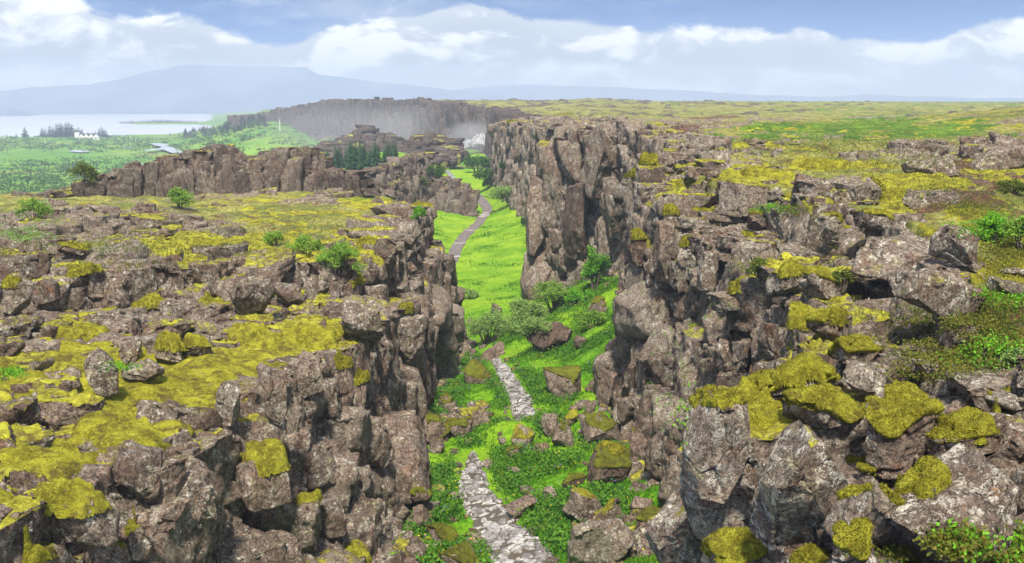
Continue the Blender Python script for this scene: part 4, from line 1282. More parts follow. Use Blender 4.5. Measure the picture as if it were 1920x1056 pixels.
FLOORR = [
    ((990, 602, 1074, 652), 'long tilted dark block on the green slope', 'dark', .35, (0, -18, 20), (1.5, .8, .6)), ((900, 640, 946, 670), 'flat dark slab tilted beside the tilted block', 'dark', .3, (0, -22, 10), (1.5, .8, .5)),
    ((870, 676, 920, 716), 'dark mossy boulder left of the path bend', 'dark', .7, (0, 15, 0), (1.2, .9, .7)), ((1018, 686, 1091, 740), 'large green moss-grown boulder on the slope', 'dark', .9, (0, 8, 0), (1.2, .9, .8)),
    ((1075, 628, 1102, 650), 'small dark stone uphill of the tilted block', 'dark', .3, (0, 0, 0), (1.2, .9, .8)), ((958, 794, 1004, 836), 'squat stone at the inside of the path bend', 'brown', .4, (0, 10, 0), (1.2, .9, .8)),
    ((1014, 774, 1048, 810), 'upright stone beside the path bend', 'brown', .3, (0, -20, 0), (.9, .9, 1)), ((1046, 771, 1085, 794), 'flat stone behind the upright one', 'brown', .4, (0, -5, 0), (1.5, .9, .5)),
    ((1034, 792, 1078, 832), 'dark stone in the grass right of the path bend', 'dark', .5, (0, -15, 0), (1, .9, .9)), ((1084, 774, 1168, 832), 'largest rock in the rubble under the east wall', 'dark', .5, (0, -18, 0), (1.4, .9, .8)),
    ((1098, 832, 1184, 892), 'dark block with a thick moss top beside the east wall', 'dark', .7, (0, -5, 20), (1.3, .9, .8)), ((948, 928, 1004, 962), 'red brown dome-shaped stone in the grass', 'dark', .25, (0, 0, 0), (1.3, .9, .7)),
    ((974, 908, 1004, 925), 'small flat stone above the dome-shaped one', 'dark', .2, (0, 0, 0), (1.5, .9, .5)), ((1015, 911, 1044, 934), 'small grey stone right of the dome-shaped one', 'brown', .2, (0, 0, 0), (1.2, .9, .8)),
    ((1055, 915, 1139, 974), 'lichen spotted rock with a rounded back', 'pale', .5, (0, 5, 0), (1.3, .9, .8)), ((1106, 936, 1176, 988), 'grey rock leaning on the round-backed one', 'pale', .5, (0, -15, 0), (1.2, .9, .85)),
    ((1063, 974, 1190, 1060), 'long whitish boulder at the bottom of the gorge', 'pale', .25, (0, -10, 10), (1.5, .9, .8)), ((1178, 974, 1234, 1036), 'grey boulder right of the long whitish one', 'pale', .2, (0, -10, 10), (1, .9, .9)),
    ((1180, 930, 1224, 960), 'dark red stone above the grey boulder', 'dark', .3, (0, 0, 0), (1.3, .9, .7)), ((800, 986, 858, 1028), 'green moss hummock stone left of the path', 'dark', .85, (0, 0, 0), (1.2, .9, .8)),
    ((817, 1020, 903, 1066), 'wide dark stone at the bottom edge left of the path', 'dark', .6, (0, 0, 0), (1.5, .9, .6)), ((774, 943, 806, 984), 'dark stone against the foot of the west wall', 'dark', .3, (0, 0, 0), (1, .9, 1)),
    ((772, 906, 808, 930), 'small mossy stone under the west wall', 'dark', .7, (0, 0, 0), (1.3, .9, .7)), ((793, 775, 836, 818), 'mossy rubble stone, the tallest of the heap at the west wall', 'dark', .7, (0, 0, 0), (1.1, .9, .9)),
    ((812, 796, 846, 822), 'low mossy stone at the front of the west rubble heap', 'dark', .8, (0, 0, 0), (1.3, .9, .7)), ((832, 784, 886, 812), 'flat mossy stone at the path end of the west rubble heap', 'dark', .7, (0, 0, 0), (1.5, .9, .6)),
    ((822, 740, 850, 764), 'dark stone in the grass behind the west rubble heap', 'dark', .5, (0, 0, 0), (1.2, .9, .7)), ((950, 874, 983, 890), 'thin pale slab lying in grass by the path', 'brown', .1, (0, 4, 0), (1.6, .9, .4)),
    ((1050, 888, 1100, 914), 'low mossy slab below the moss-topped block', 'dark', .6, (0, -5, 0), (1.6, .9, .5)), ((948, 838, 980, 856), 'small mossy hump in the middle of the lawn', 'dark', .6, (0, 0, 0), (1.4, .9, .6)),
    ((1156, 745, 1192, 784), 'block lying against the wall foot', 'brown', .2, (0, 0, 20), (1, .9, 1)), ((866, 1002, 908, 1024), 'flat stone at the left edge of the near path', 'brown', .2, (0, 0, 0), (1.5, .9, .5)),
    ((1000, 830, 1030, 850), 'small dark stone on the lawn', 'dark', .3, (0, 0, 0), (1.3, .9, .7)), ((1180, 800, 1222, 860), 'dark stone in the corner below the east wall', 'dark', .4, (0, 0, 0), (1, .9, 1)),
    ((1192, 956, 1262, 992), 'mossy low rock between the gorge boulders and the pile', 'dark', .7, (0, 0, 0), (1.5, .9, .6)), ((900, 860, 925, 872), 'tiny flat stone at the grassy path edge', 'brown', .1, (0, 0, 0), (1.5, .9, .5)),
    ((918, 568, 942, 586), 'dark stone among the pale willows', 'dark', .3, (0, 0, 0), (1.2, .9, .7)), ((1100, 556, 1140, 590), 'mossy stone at the top of the green slope', 'dark', .8, (0, 0, 0), (1.2, .9, .8)),
]
for k, (box, lab, mat, moss, rot, dims) in enumerate(FLOORR):
    boulder((box[0], box[1], box[2], box[3] + 5), None, lab, (rng.uniform(-14, 14), rot[1] + rng.normal(0, 9), rng.uniform(-50, 50)), dims, mat, moss * .8, 400 + k, 11, sub=5 if box[2] - box[0] > 50 else 4, group='stones on the floor of the rift', thick=.08)


# moss cushions that hang over the ledges
bpy.context.view_layer.update()
DG = bpy.context.evaluated_depsgraph_get()


def cushion(box, where, Yd=None, seed=1):
    """a mat of moss laid over whatever rock is under it, thick in the middle and thin at a ragged edge"""
    loc = None
    for dy in (0, -6, 6, -12, 12, -18, 18, -26, 26, -34, 34):
        l_, n_ = ray((box[0] + box[2]) / 2, box[1] * .5 + box[3] * .5 + dy)
        if l_ is not None and n_[2] > .62:
            loc = l_
            break
    if loc is None:
        return
    Yd = float(loc[1])
    hx = (box[2] - box[0]) / 2 / FPX * Yd * 1.05
    hv = (box[3] - box[1]) / FPX * Yd
    hy = min(max(hv * 1.2, hx * .45), hx * 1.1)
    nr, na = 20, 64
    rr_, ww = np.meshgrid(np.linspace(0, 1, nr), np.linspace(0, 2 * math.pi, na, endpoint=False), indexing='ij')
    off = seed * 3.7
    edge = 1 + .38 * fbm(np.stack([np.cos(ww).ravel() * 1.5 + off, np.sin(ww).ravel() * 1.5, ww.ravel() * 0], 1), 4, seed).reshape(nr, na)
    Xc = loc[0] + rr_ * edge * hx * np.cos(ww); Yc = loc[1] + rr_ * edge * hy * np.sin(ww)
    top = float(loc[2]) + hv * .9 + .3
    Zc = np.full((nr, na), np.nan)
    for i in range(nr):
        for j in range(na if i else 1):
            ok, h, _, _, ob, _ = scene.ray_cast(DG, Vector((Xc[i, j], Yc[i, j], top)), Vector((0, 0, -1)))
            Zc[i, j] = h[2] if ok else -99
    Zc[0, :] = Zc[0, 0]
    good = (np.abs(Zc - loc[2]) < max(.26, hv * .42)).astype(float)
    good[:3] = 1
    Zc = np.where(good > .5, Zc, loc[2])
    for k in range(6):
        Z2 = Zc.copy()
        Z2[1:-1] = (Zc[:-2] + Zc[2:] + np.roll(Zc, 1, 1)[1:-1] + np.roll(Zc, -1, 1)[1:-1]) / 4
        Z2[-1] = (Zc[-2] + Zc[-1] * 2 + np.roll(Zc, 1, 1)[-1] + np.roll(Zc, -1, 1)[-1]) / 5
        Z2[0] = Z2[1].mean()
        Zc = Z2 if k > 2 else np.maximum(Z2, Zc - .03)
    mk = good * (1 - sst(.72, 1, rr_))
    for k in range(4):
        m2 = mk.copy()
        m2[1:-1] = (mk[:-2] + mk[2:] + mk[1:-1] + np.roll(mk, 1, 1)[1:-1] + np.roll(mk, -1, 1)[1:-1]) / 5
        m2[0] = m2[1].mean(); mk = m2
    Q = np.stack([Xc, Yc, Zc], 2)
    pil = fbm(Q.reshape(-1, 3) * np.array((3.2, 3.2, 3.2)), 3, seed + 3).reshape(nr, na)
    thick = min(.22, .18 * hx + .04)
    Q[..., 2] += thick * (sst(.25, .85, mk) * (1.25 + .6 * pil) - .45) + .018 * fbm(Q.reshape(-1, 3) * 12, 2, seed + 5).reshape(nr, na)
    # the rim curls down over the edge it reaches
    Q[..., 2] -= (1 - sst(.12, .55, mk)) * min(.13, hv * .4)
    Q[0] = Q[0].mean(0)
    i = np.arange(nr * na).reshape(nr, na); k = np.roll(i, -1, 1)
    kp = mk > .10
    kf = kp[:-1] & kp[1:] & np.roll(kp, -1, 1)[:-1] & np.roll(kp, -1, 1)[1:]
    F = np.stack([i[:-1], i[1:], k[1:], k[:-1]], 2)[kf]
    if len(F) < 40:
        return
    used, inv = np.unique(F, return_inverse=True)
    F = inv.reshape(-1, 4); Q = Q.reshape(-1, 3)[used]
    b0 = np.array((loc[0], loc[1], float(Q[..., 2].min())))
    Q, F = fuzz(Q, F, 2200, max(.018, Yd * .0010), seed)
    o = make_mesh('moss_cushion', Q - b0, F, M['moss'])
    o.location = b0
    tag(o, 'yellow green moss cushion ' + where, 'moss', 'moss cushions on the rock ledges')


CUSH = [
    ((1177, 416, 1217, 450), 'hanging at the corner of the east wall'), ((1258, 433, 1315, 461), 'drooping over the broad column'), ((1131, 452, 1157, 480), 'lowest on the east wall corner above the green bush'),
    ((1388, 420, 1422, 444), 'on a round stone in the middle of the east wall'), ((1340, 528, 1427, 558), 'long and flat across the wide spotted block'), ((1450, 506, 1512, 556), 'tall and humped beside the lichen block'),
    ((1450, 570, 1530, 626), 'hanging down the side of the square lichen block'), ((1553, 604, 1602, 626), 'on the stones left of the wedge-shaped boulder'), ((1166, 346, 1213, 370), 'on the outermost point of the east rim'),
    ((1388, 308, 1478, 346), 'curving along the edge of the upper ledge'), ((1495, 298, 1598, 322), 'stretched along the back of the upper ledge'), ((1224, 384, 1273, 414), 'on the rim beside the yellow moss slope'),
    ((1292, 384, 1341, 406), 'in the hollow above the columns'), ((1630, 330, 1670, 362), 'between blocks on the upper ledge'), ((1645, 352, 1710, 378), 'in front of the flat-topped ledge block'), ((1262, 332, 1345, 378), 'wide and smooth on the slope of the east rim'),
    ((1640, 726, 1812, 776), 'thick and wide on the upright block of the pile'), ((1350, 720, 1480, 800), 'running up the slab at the outer edge of the pile'), ((1450, 650, 1560, 740), 'forming the long strip above the pile'),
    ((620, 652, 666, 692), 'round on the west wall under the terrace lip'), ((658, 708, 704, 752), 'below the round one on the west wall'), ((616, 1000, 722, 1060), 'big and dark at the bottom of the west wall'),
    ((556, 916, 608, 946), 'small on the shaded foot of the jointed slab'), ((745, 564, 792, 592), 'small tuft high on the west wall'), ((236, 958, 268, 1012), 'upright between two lower left blocks'),
    ((440, 792, 614, 848), 'flat and wide on the jointed slab'), ((238, 535, 312, 572), 'draped over the upper step'), ((340, 536, 442, 572), 'with a brown hole draped over the upper step'), ((72, 900, 198, 968), 'thick and soft behind the lichen-crowned block'),
    ((0, 985, 108, 1062), 'in the lower left corner'), ((115, 600, 205, 650), 'under the left blocks of the upper step'), ((260, 632, 410, 672), 'on the stones of the terrace'), ((430, 592, 540, 640), 'where the terrace narrows'),
    ((530, 612, 640, 650), 'at the terrace end above the columns'), ((630, 522, 718, 552), 'lying on the rim block near the gorge'), ((660, 440, 706, 475), 'behind the smooth rim block'), ((355, 470, 430, 502), 'arched along the top of the upper step'),
    ((0, 505, 40, 535), 'at the left end of the upper step'), ((125, 505, 195, 535), 'between the left blocks on top of the step'), ((1548, 976, 1570, 1020), 'hanging below the red-brown block'), ((1590, 840, 1640, 890), 'in the shady gap left of the upright block'),
    ((1660, 866, 1780, 920), 'on the shoulder of the biggest boulder'), ((1120, 832, 1176, 852), 'on the dark block beside the east wall'), ((1840, 752, 1930, 790), 'at the right edge below the crowberry'), ((1754, 770, 1880, 815), 'spread over the rubbly block'),
    ((770, 385, 815, 410), 'at the far rim of the west wall'), ((1195, 290, 1240, 310), 'at the back corner of the east rim'), ((940, 232, 972, 250), 'on the far head of the canyon wall'), ((1040, 228, 1075, 240), 'on top of the buttress'),
]
for k, (box, w) in enumerate(CUSH):
    cushion(box, w, None, 700 + 3 * k)


# ------------------------------------------------------------------ leaves, shrubs, trees
def leaf_material(name, cols, sc=1.5, trans=.25):
    m, n = new_mat(name)
    co = n.n('ShaderNodeNewGeometry').outputs['Position']
    c = n.mix(n.ramp(n.noise(co, sc, 3, .6), .38, .62), cols[0], cols[1])
    c = n.mix(n.m('MULTIPLY', n.ramp(n.noise(co, sc * 7, 2, .6), .45, .65), .6), c, cols[2])
    b = n.n('ShaderNodeBsdfPrincipled', i={'Base Color': c, 'Roughness': .7, 'Specular IOR Level': .15})
    t = n.n('ShaderNodeBsdfTranslucent', i={'Color': c})
    mx = n.n('ShaderNodeMixShader', i={0: trans, 1: b, 2: t})
    n.n('ShaderNodeOutputMaterial', i={'Surface': mx})
    return m


M['willow'] = leaf_material('willow_leaves', ((.12, .24, .025), (.19, .34, .035), (.27, .42, .07)))
M['pale_willow'] = leaf_material('woolly_willow_leaves', ((.15, .26, .06), (.23, .35, .09), (.31, .42, .14)))
M['dark_bush'] = leaf_material('birch_leaves', ((.03, .085, .014), (.055, .14, .018), (.10, .20, .03)))
M['bright_bush'] = leaf_material('bright_leaves', ((.07, .24, .012), (.13, .34, .015), (.20, .42, .03)))
M['olive_bush'] = leaf_material('olive_leaves', ((.06, .09, .012), (.11, .15, .018), (.17, .20, .03)))
M['spruce'] = leaf_material('spruce_needles', ((.012, .050, .014), (.022, .085, .018), (.045, .13, .022)), .8, .1)
M['far_spruce'] = leaf_material('dark_spruce_needles', ((.010, .026, .018), (.018, .042, .024), (.03, .06, .03)), .5, .1)
M['crow'] = leaf_material('crowberry_leaves', ((.07, .11, .012), (.14, .17, .018), (.20, .10, .03)), 2.5)
mb, n = new_mat('bark')
finish(n, n.mix(n.ramp(n.noise(n.n('ShaderNodeTexCoord').outputs['Object'], 9, 5), .4, .6), (.06, .045, .035), (.13, .105, .085)), .95)
M['bark'] = mb


def leaf_quads(C, size, g, up=.3, ratio=1.9):
    """one small folded leaf per point"""
    k = len(C)
    a = g.normal(0, 1, (k, 3)); a[:, 2] = a[:, 2] * .7 + up
    a /= np.linalg.norm(a, axis=1, keepdims=True)
    b = np.cross(a, g.normal(0, 1, (k, 3))); b /= np.maximum(np.linalg.norm(b, axis=1, keepdims=True), 1e-6)
    s = (size * g.uniform(.6, 1.35, k))[:, None]
    V = np.stack([C - b * s * .5, C + a * s * ratio * .5 + 0 * b, C + b * s * .5, C - a * s * ratio * .5], 1).reshape(-1, 3)
    i = np.arange(k)[:, None] * 4
    return V, np.concatenate([i + 0, i + 3, i + 2, i + 1], 1)


def tube(pts, rads, seg=6):
    pts = np.array(pts, float); n_ = len(pts)
    V, F = [], []
    for k in range(n_):
        t = pts[min(k + 1, n_ - 1)] - pts[max(k - 1, 0)]; t /= np.linalg.norm(t)
        a = np.cross(t, (0.31, .95, .1)); a /= np.linalg.norm(a); b = np.cross(t, a)
        for j in range(seg):
            w = 2 * math.pi * j / seg
            V.append(pts[k] + rads[k] * (math.cos(w) * a + math.sin(w) * b))
    for k in range(n_ - 1):
        for j in range(seg):
            F.append((k * seg + j, k * seg + (j + 1) % seg, (k + 1) * seg + (j + 1) % seg, (k + 1) * seg + j))
    return V, F


def join(parts):
    o, Vs, Fs = 0, [], []
    for V, F in parts:
        Vs.append(np.array(V)); Fs.append(np.array(F) + o); o += len(V)
    return np.concatenate(Vs), np.concatenate(Fs)


def shrub(box, label, mat, seed, Yd=None, leaf=None, dens=1.0, name='shrub', group=None, clumps=9, flat=False):
    g = np.random.default_rng(seed)
    loc, _ = ray((box[0] + box[2]) / 2, box[3] - 1)
    if Yd is None:
        if loc is None:
            return
        Yd = float(loc[1])
    w = (box[2] - box[0]) / FPX * Yd; h = (box[3] - box[1]) / FPX * Yd * 1.03
    base = np.array(PT((box[0] + box[2]) / 2, box[3], Yd))
    e = empty(name, base, label, 'bush', group)
    lf = leaf or max(.035, Yd / 983 * .95)
    parts, C = [], []
    for k in range(clumps):
        x = g.uniform(-.5, .5) * w * .78; y = g.uniform(-.4, .4) * w * .6
        zt = h * (1 - .55 * (abs(x) / (w * .5)) ** 2) * g.uniform(.62, 1.0)
        parts.append(tube([(x * .25, y * .25, -.1), (x * .6, y * .6, zt * .45), (x, y, zt * .9)], [.022 * h + .01, .015 * h + .006, .004], 4))
        r = np.array((w * g.uniform(.16, .26), w * g.uniform(.16, .26), h * g.uniform(.16, .28)))
        m_ = int(dens * 260 * max(.5, (w * h / clumps) / (lf * lf * 60)))
        m_ = min(m_, 1500)
        d = g.normal(0, 1, (m_, 3)); d /= np.linalg.norm(d, axis=1, keepdims=True)
        q = d * (g.random((m_, 1)) ** .5) * r + np.array((x, y, zt - r[2] * .9))
        q = q + .10 * h * np.stack([fbm(q / h * 4 + 9 * j, 2, seed + j) for j in range(3)], 1)
        C.append(q[q[:, 2] > -.05 * h])
    V, F = leaf_quads(np.concatenate(C), lf, g)
    make_mesh('foliage', V, F, M[mat], e, smooth=False)
    V, F = join(parts)
    make_mesh('stem', V, F, M['bark'], e)
    return e


SHRUBS = [
    ((492, 430, 540, 462), 'small bright willow bush at the west rim, the one farthest from the gorge', 'willow'), ((538, 436, 604, 478), 'middle willow bush of the three on the west rim', 'willow'),
    ((588, 456, 684, 514), 'low spreading willow bush hanging over the west rim', 'willow'), ((308, 350, 364, 392), 'wispy light green bush in front of the dark ridge face', 'willow'),
    ((128, 302, 182, 342), 'lone olive bush on the skyline of the ridge slope', 'olive_bush'), ((38, 368, 92, 412), 'green bush in the hollow at the left', 'willow'),
    ((872, 575, 960, 645), 'grey green willow thicket left on the gorge slope', 'pale_willow'), ((940, 545, 1030, 622), 'grey green willow thicket below the buttress', 'pale_willow'),
    ((1000, 520, 1080, 585), 'tall willow thicket leaning on the buttress foot', 'willow'), ((1085, 462, 1142, 545), 'bright green bush in the recess of the east wall', 'bright_bush'),
    ((1060, 535, 1115, 575), 'round bright bush between the buttress and the east corner', 'bright_bush'),
    ((960, 590, 1040, 640), 'low willow scrub above the tilted dark block', 'pale_willow'), ((1085, 575, 1140, 615), 'dark green scrub under the east corner', 'willow'),
    ((852, 538, 898, 562), 'small silvery bush on the meadow', 'pale_willow'), ((866, 284, 924, 324), 'dark round birch bush in the far meadow', 'dark_bush'),
    ((890, 314, 950, 346), 'dark birch bush near the canyon wall', 'dark_bush'), ((916, 345, 992, 376), 'pale leafy bush above the boardwalk', 'pale_willow'),
    ((792, 304, 836, 336), 'leafy bush behind the rubble ridge', 'dark_bush'), ((770, 386, 800, 420), 'bright tuft of shrub on the far rim of the west cliff', 'bright_bush'),
    ((935, 300, 955, 322), 'small birch bush against the canyon wall', 'dark_bush'), ((905, 332, 930, 352), 'bright little bush below the birch', 'bright_bush'),
    ((1820, 395, 1900, 455), 'low bright willow patch at the right edge', 'bright_bush'), ((1880, 405, 1960, 470), 'willow patch cut by the right edge', 'willow'),
    ((975, 408, 992, 425), 'small green bush at the foot of the far buttress edge', 'dark_bush'), ((780, 328, 800, 352), 'yellow green shrub on the rubble ridge', 'olive_bush'),
    ((1870, 330, 1925, 362), 'spindly yellow flowered plant on the dark soil', 'olive_bush'), ((1400, 480, 1450, 520), 'small fern-like shrub in a cleft of the east wall', 'olive_bush'),
    ((1560, 500, 1600, 535), 'olive shrub between the squat stone and the slab', 'olive_bush'), ((1880, 645, 1918, 690), 'small blue green willow on the crowberry patch', 'pale_willow'),
]
for k, (box, lab, mat) in enumerate(SHRUBS):
    shrub(box, lab, mat, 800 + k, clumps=9 if box[2] - box[0] < 70 else 14, group='bushes in and along the rift')


def spruce_parts(h, seed, mat, tiers=22, per=13):
    g = np.random.default_rng(seed)
    C, A, S = [], [], []
    V, F = [], []
    for t in range(tiers):
        f = t / (tiers - 1)
        z = h * (.06 + .93 * f); rad = h * .21 * (1 - f) ** .85 * g.uniform(.75, 1.15) + .015 * h
        for j in range(max(4, int(per * (1 - f * .6)))):
            w = g.uniform(0, 2 * math.pi); r = rad * g.uniform(.7, 1.15); dr = r * g.uniform(.25, .6)
            p0 = np.array((0, 0, z)); d = np.array((math.cos(w), math.sin(w), 0)); s = np.array((-math.sin(w), math.cos(w), 0)) * r * g.uniform(.22, .36)
            p1 = p0 + d * r * .6 - np.array((0, 0, dr * .45)); p2 = p0 + d * r - np.array((0, 0, dr)) 
            o = len(V)
            V += [p0, p1 + s, p2, p1 - s + np.array((0, 0, .02 * h))]
            F.append((o, o + 1, o + 2, o + 3))
    tv, tf = tube([(0, 0, -.05 * h), (0, 0, h * .5), (0, 0, h)], [.022 * h, .014 * h, .002 * h], 6)
    return (np.array(V), np.array(F)), (np.array(tv), np.array(tf))


def copy_tree(o, parent=None):
    c = o.copy(); COL.objects.link(c); c.parent = parent
    for ch in list(o.children):
        copy_tree(ch, c)
    return c


def spruce_proto(seed, mat, label, group, name='spruce_tree'):
    (V, F), (tv, tf) = spruce_parts(1.0, seed, mat)
    e = empty(name, (0, 0, 0), label, 'tree', group)
    make_mesh('crown', V, F, M[mat], e, smooth=False)
    make_mesh('trunk', tv, tf, M['bark'], e)
    return e


def plant_spruces(spots, mat, label, group, seed, wide=1.0):
    g = np.random.default_rng(seed)
    protos = [spruce_proto(seed + k, mat, label, group) for k in range(3)]
    for k, (px, top, hpx, Yd) in enumerate(spots):
        o = protos[k] if k < 3 else copy_tree(protos[k % 3])
        p = PT(px, top, Yd); h = hpx / FPX * Yd
        o.location = (p[0], Yd, p[2] - h)
        w = h * g.uniform(.85, 1.2) * wide
        o.scale = (w, w, h); o.rotation_euler = (0, 0, g.uniform(0, 6.28))


g = np.random.default_rng(5)
grove = []
tops = np.array([(600, 284), (612, 280), (625, 276), (640, 270), (655, 268), (670, 266), (690, 262), (705, 268), (718, 272), (732, 264), (746, 268)])
for k in range(64):
    px = g.uniform(600, 748); t = np.interp(px, tops[:, 0], tops[:, 1]) + abs(g.normal(0, 7)) + g.uniform(-4, 8)
    grove.append((px, t - 5, g.uniform(40, 62), 228 + g.uniform(-9, 9) - (t - 270) * .5))
plant_spruces(grove, 'spruce', 'green spruce in the grove behind the west ridge', 'spruces of the grove', 31)
far = []
for px, t, hp in [(46, 238, 20), (78, 238, 24), (84, 241, 22), (93, 235, 26), (98, 238, 24), (104, 232, 30), (110, 230, 31), (116, 231, 30), (122, 229, 32), (128, 229, 32), (134, 232, 29), (141, 240, 22),
                  (147, 238, 24), (153, 241, 20), (164, 247, 14), (172, 249, 12), (178, 246, 14), (186, 240, 20), (191, 237, 24), (196, 242, 20), (30, 250, 10), (205, 252, 10)]:
    far.append((px + g.uniform(-1, 1), t, hp + 2, 985))
plant_spruces(far, 'far_spruce', 'dark spruce in the clump round the white farmhouse', 'dark spruces round the farmhouse', 41, 1.9)
hillt = []
for k in range(150):
    px = g.uniform(345, 500); base = np.interp(px, [320, 360, 400, 440, 482], [262, 258, 256, 250, 238])
    y = base - g.uniform(0, 22) * np.interp(px, [320, 380, 480], [.4, .8, .9])
    loc, _ = ray(px, y)
    if loc is None or loc[1] > 1200:
        continue
    hillt.append((px, y - g.uniform(7, 12), g.uniform(9, 14), float(loc[1])))
plant_spruces(hillt, 'far_spruce', 'distant conifer in the wood on the lakeside slope', 'conifers on the lakeside slope', 51, 1.7)
pen = [(px, 226 - 3 * math.exp(-((px - 300) / 40) ** 2) + g.uniform(-1, 1.5), g.uniform(5, 8), 1640 + g.uniform(-20, 20)) for px in np.arange(225, 372, 4.0)]
plant_spruces(pen, 'far_spruce', 'tiny dark tree on the low peninsula in the lake', 'trees on the peninsula', 61, 2.2)
mid = []
for px, y, hp in [(128, 262, 9), (215, 262, 9), (232, 266, 9), (240, 262, 11), (250, 264, 9), (258, 264, 10), (266, 266, 8), (276, 268, 7), (335, 255, 7), (318, 255, 8), (12, 258, 8), (20, 262, 9)]:
    loc, _ = ray(px, y)
    if loc is not None:
        mid.append((px, y - hp, hp + 1, float(loc[1])))
plant_spruces(mid, 'far_spruce', 'small dark conifer scattered on the green plain', 'scattered conifers on the plain', 71)

# ------------------------------------------------------------------ farmhouse, flagpole
mw, n = new_mat('white_render'); finish(n, n.mix(n.noise(n.n('ShaderNodeTexCoord').outputs['Object'], 3), (.74, .74, .72), (.82, .82, .80)), .8); M['white'] = mw
md, n = new_mat('dark_roof'); finish(n, n.mix(n.noise(n.n('ShaderNodeTexCoord').outputs['Object'], 3), (.035, .045, .05), (.06, .07, .08)), .7); M['roof'] = md
mg, n = new_mat('window_glass'); finish(n, (.03, .035, .04), .15, spec=.5); M['glass'] = mg


def box_mesh(name, parts, mat, parent):
    Vs, Fs, o = [], [], 0
    for (x0, y0, z0, x1, y1, z1) in parts:
        v = [(x, y, z) for z in (z0, z1) for x, y in ((x0, y0), (x1, y0), (x1, y1), (x0, y1))]
        f = [(0, 3, 2, 1), (4, 5, 6, 7), (0, 1, 5, 4), (1, 2, 6, 5), (2, 3, 7, 6), (3, 0, 4, 7)]
        Vs += v; Fs += [tuple(i + o for i in q) for q in f]; o += 8
    return make_mesh(name, Vs, Fs, mat, parent, smooth=False)


loc, _ = ray(168, 262)
hb = np.array(PT(168, 261.5, float(loc[1]) if loc is not None else 990.0))
hs = hb[1] / 990
e = empty('farmhouse', hb, 'white farmhouse with several gables and dark roofs among spruces on the plain', 'house')
for k in range(4):                                   # gables facing the viewer, side by side
    x0 = -8.5 + k * 4.6
    wv = [(x0, -3, -1), (x0 + 4.5, -3, -1), (x0 + 4.5, -3, 3.0), (x0 + 2.25, -3, 5.4), (x0, -3, 3.0), (x0, 4, -1), (x0 + 4.5, 4, -1), (x0 + 4.5, 4, 3.0), (x0 + 2.25, 4, 5.4), (x0, 4, 3.0)]
    b_ = bmesh.new(); vv = [b_.verts.new(p) for p in wv]
    for f in ((0, 1, 2, 3, 4), (9, 8, 7, 6, 5), (1, 6, 7, 2), (0, 4, 9, 5)):
        b_.faces.new([vv[i] for i in f])
    me = bpy.data.meshes.new('gable_wall'); b_.to_mesh(me); b_.free(); me.materials.append(M['white'])
    o = bpy.data.objects.new('gable_wall', me); COL.objects.link(o); o.parent = e
    box_mesh('window', [(x0 + 1.0, -3.06, .9, x0 + 1.9, -2.98, 2.3), (x0 + 2.6, -3.06, .9, x0 + 3.5, -2.98, 2.3)], M['glass'], o)
    rv = [(x0 - .15, -3.3, 2.95), (x0 + 2.25, -3.3, 5.6), (x0 + 4.65, -3.3, 2.95), (x0 - .15, 4.3, 2.95), (x0 + 2.25, 4.3, 5.6), (x0 + 4.65, 4.3, 2.95)]
    rv = rv + [(x, y, z - .18) for x, y, z in rv]
    make_mesh('roof', rv, [(0, 1, 4, 3), (1, 2, 5, 4), (6, 9, 10, 7), (7, 10, 11, 8), (0, 6, 7, 1), (1, 7, 8, 2), (3, 4, 10, 9), (4, 5, 11, 10)], M['roof'], e, smooth=False)
box_mesh('tower_wall', [(-12.5, -2.5, -1, -9.2, .8, 6.6)], M['white'], e)
make_mesh('tower_roof', [(-12.7, -2.7, 6.6), (-9, -2.7, 6.6), (-9, 1, 6.6), (-12.7, 1, 6.6), (-10.85, -.85, 9)], [(0, 1, 4, 4), (1, 2, 4, 4), (2, 3, 4, 4), (3, 0, 4, 4)], M['roof'], e, smooth=False)
loc, _ = ray(525, 249)
if loc is not None:
    e = empty('flagpole', loc, 'thin white flagpole standing below the far dark cliff', 'pole')
    tv, tf = tube([(0, 0, -.3), (0, 0, 3), (0, 0, 7.4)], [.22, .20, .14], 8); make_mesh('mast', tv, tf, M['white'], e)
    tv, tf = tube([(0, 0, 7.4), (0, 0, 7.6), (0, 0, 7.8)], [.12, .26, .06], 8); make_mesh('finial', tv, tf, M['white'], e)

# ------------------------------------------------------------------ paths
ms, n = new_mat('wet_flagstone')
co = n.n('ShaderNodeTexCoord').outputs['Object']
a_ = n.attr('stone')
c = n.mix(n.ramp(n.noise(co, 1.1, 5, .65), .4, .62), (.15, .14, .135), (.36, .35, .345))
c = n.mix(n.m('MULTIPLY', n.ramp(n.noise(co, 7, 5, .7), .52, .38), .55), c, (.09, .075, .065))
c = n.mix(n.ramp(n.m('ADD', a_, n.m('MULTIPLY', n.m('SUBTRACT', n.noise(co, 5, 4, .7), .5), .5)), .30, .15), c, (.075, .060, .042))
finish(n, c, n.m('ADD', .02, n.m('MULTIPLY', n.noise(co, 2.5, 4, .6), .36)), n.noise(co, 9, 5, .7), .03, .5)
M['flag'] = ms


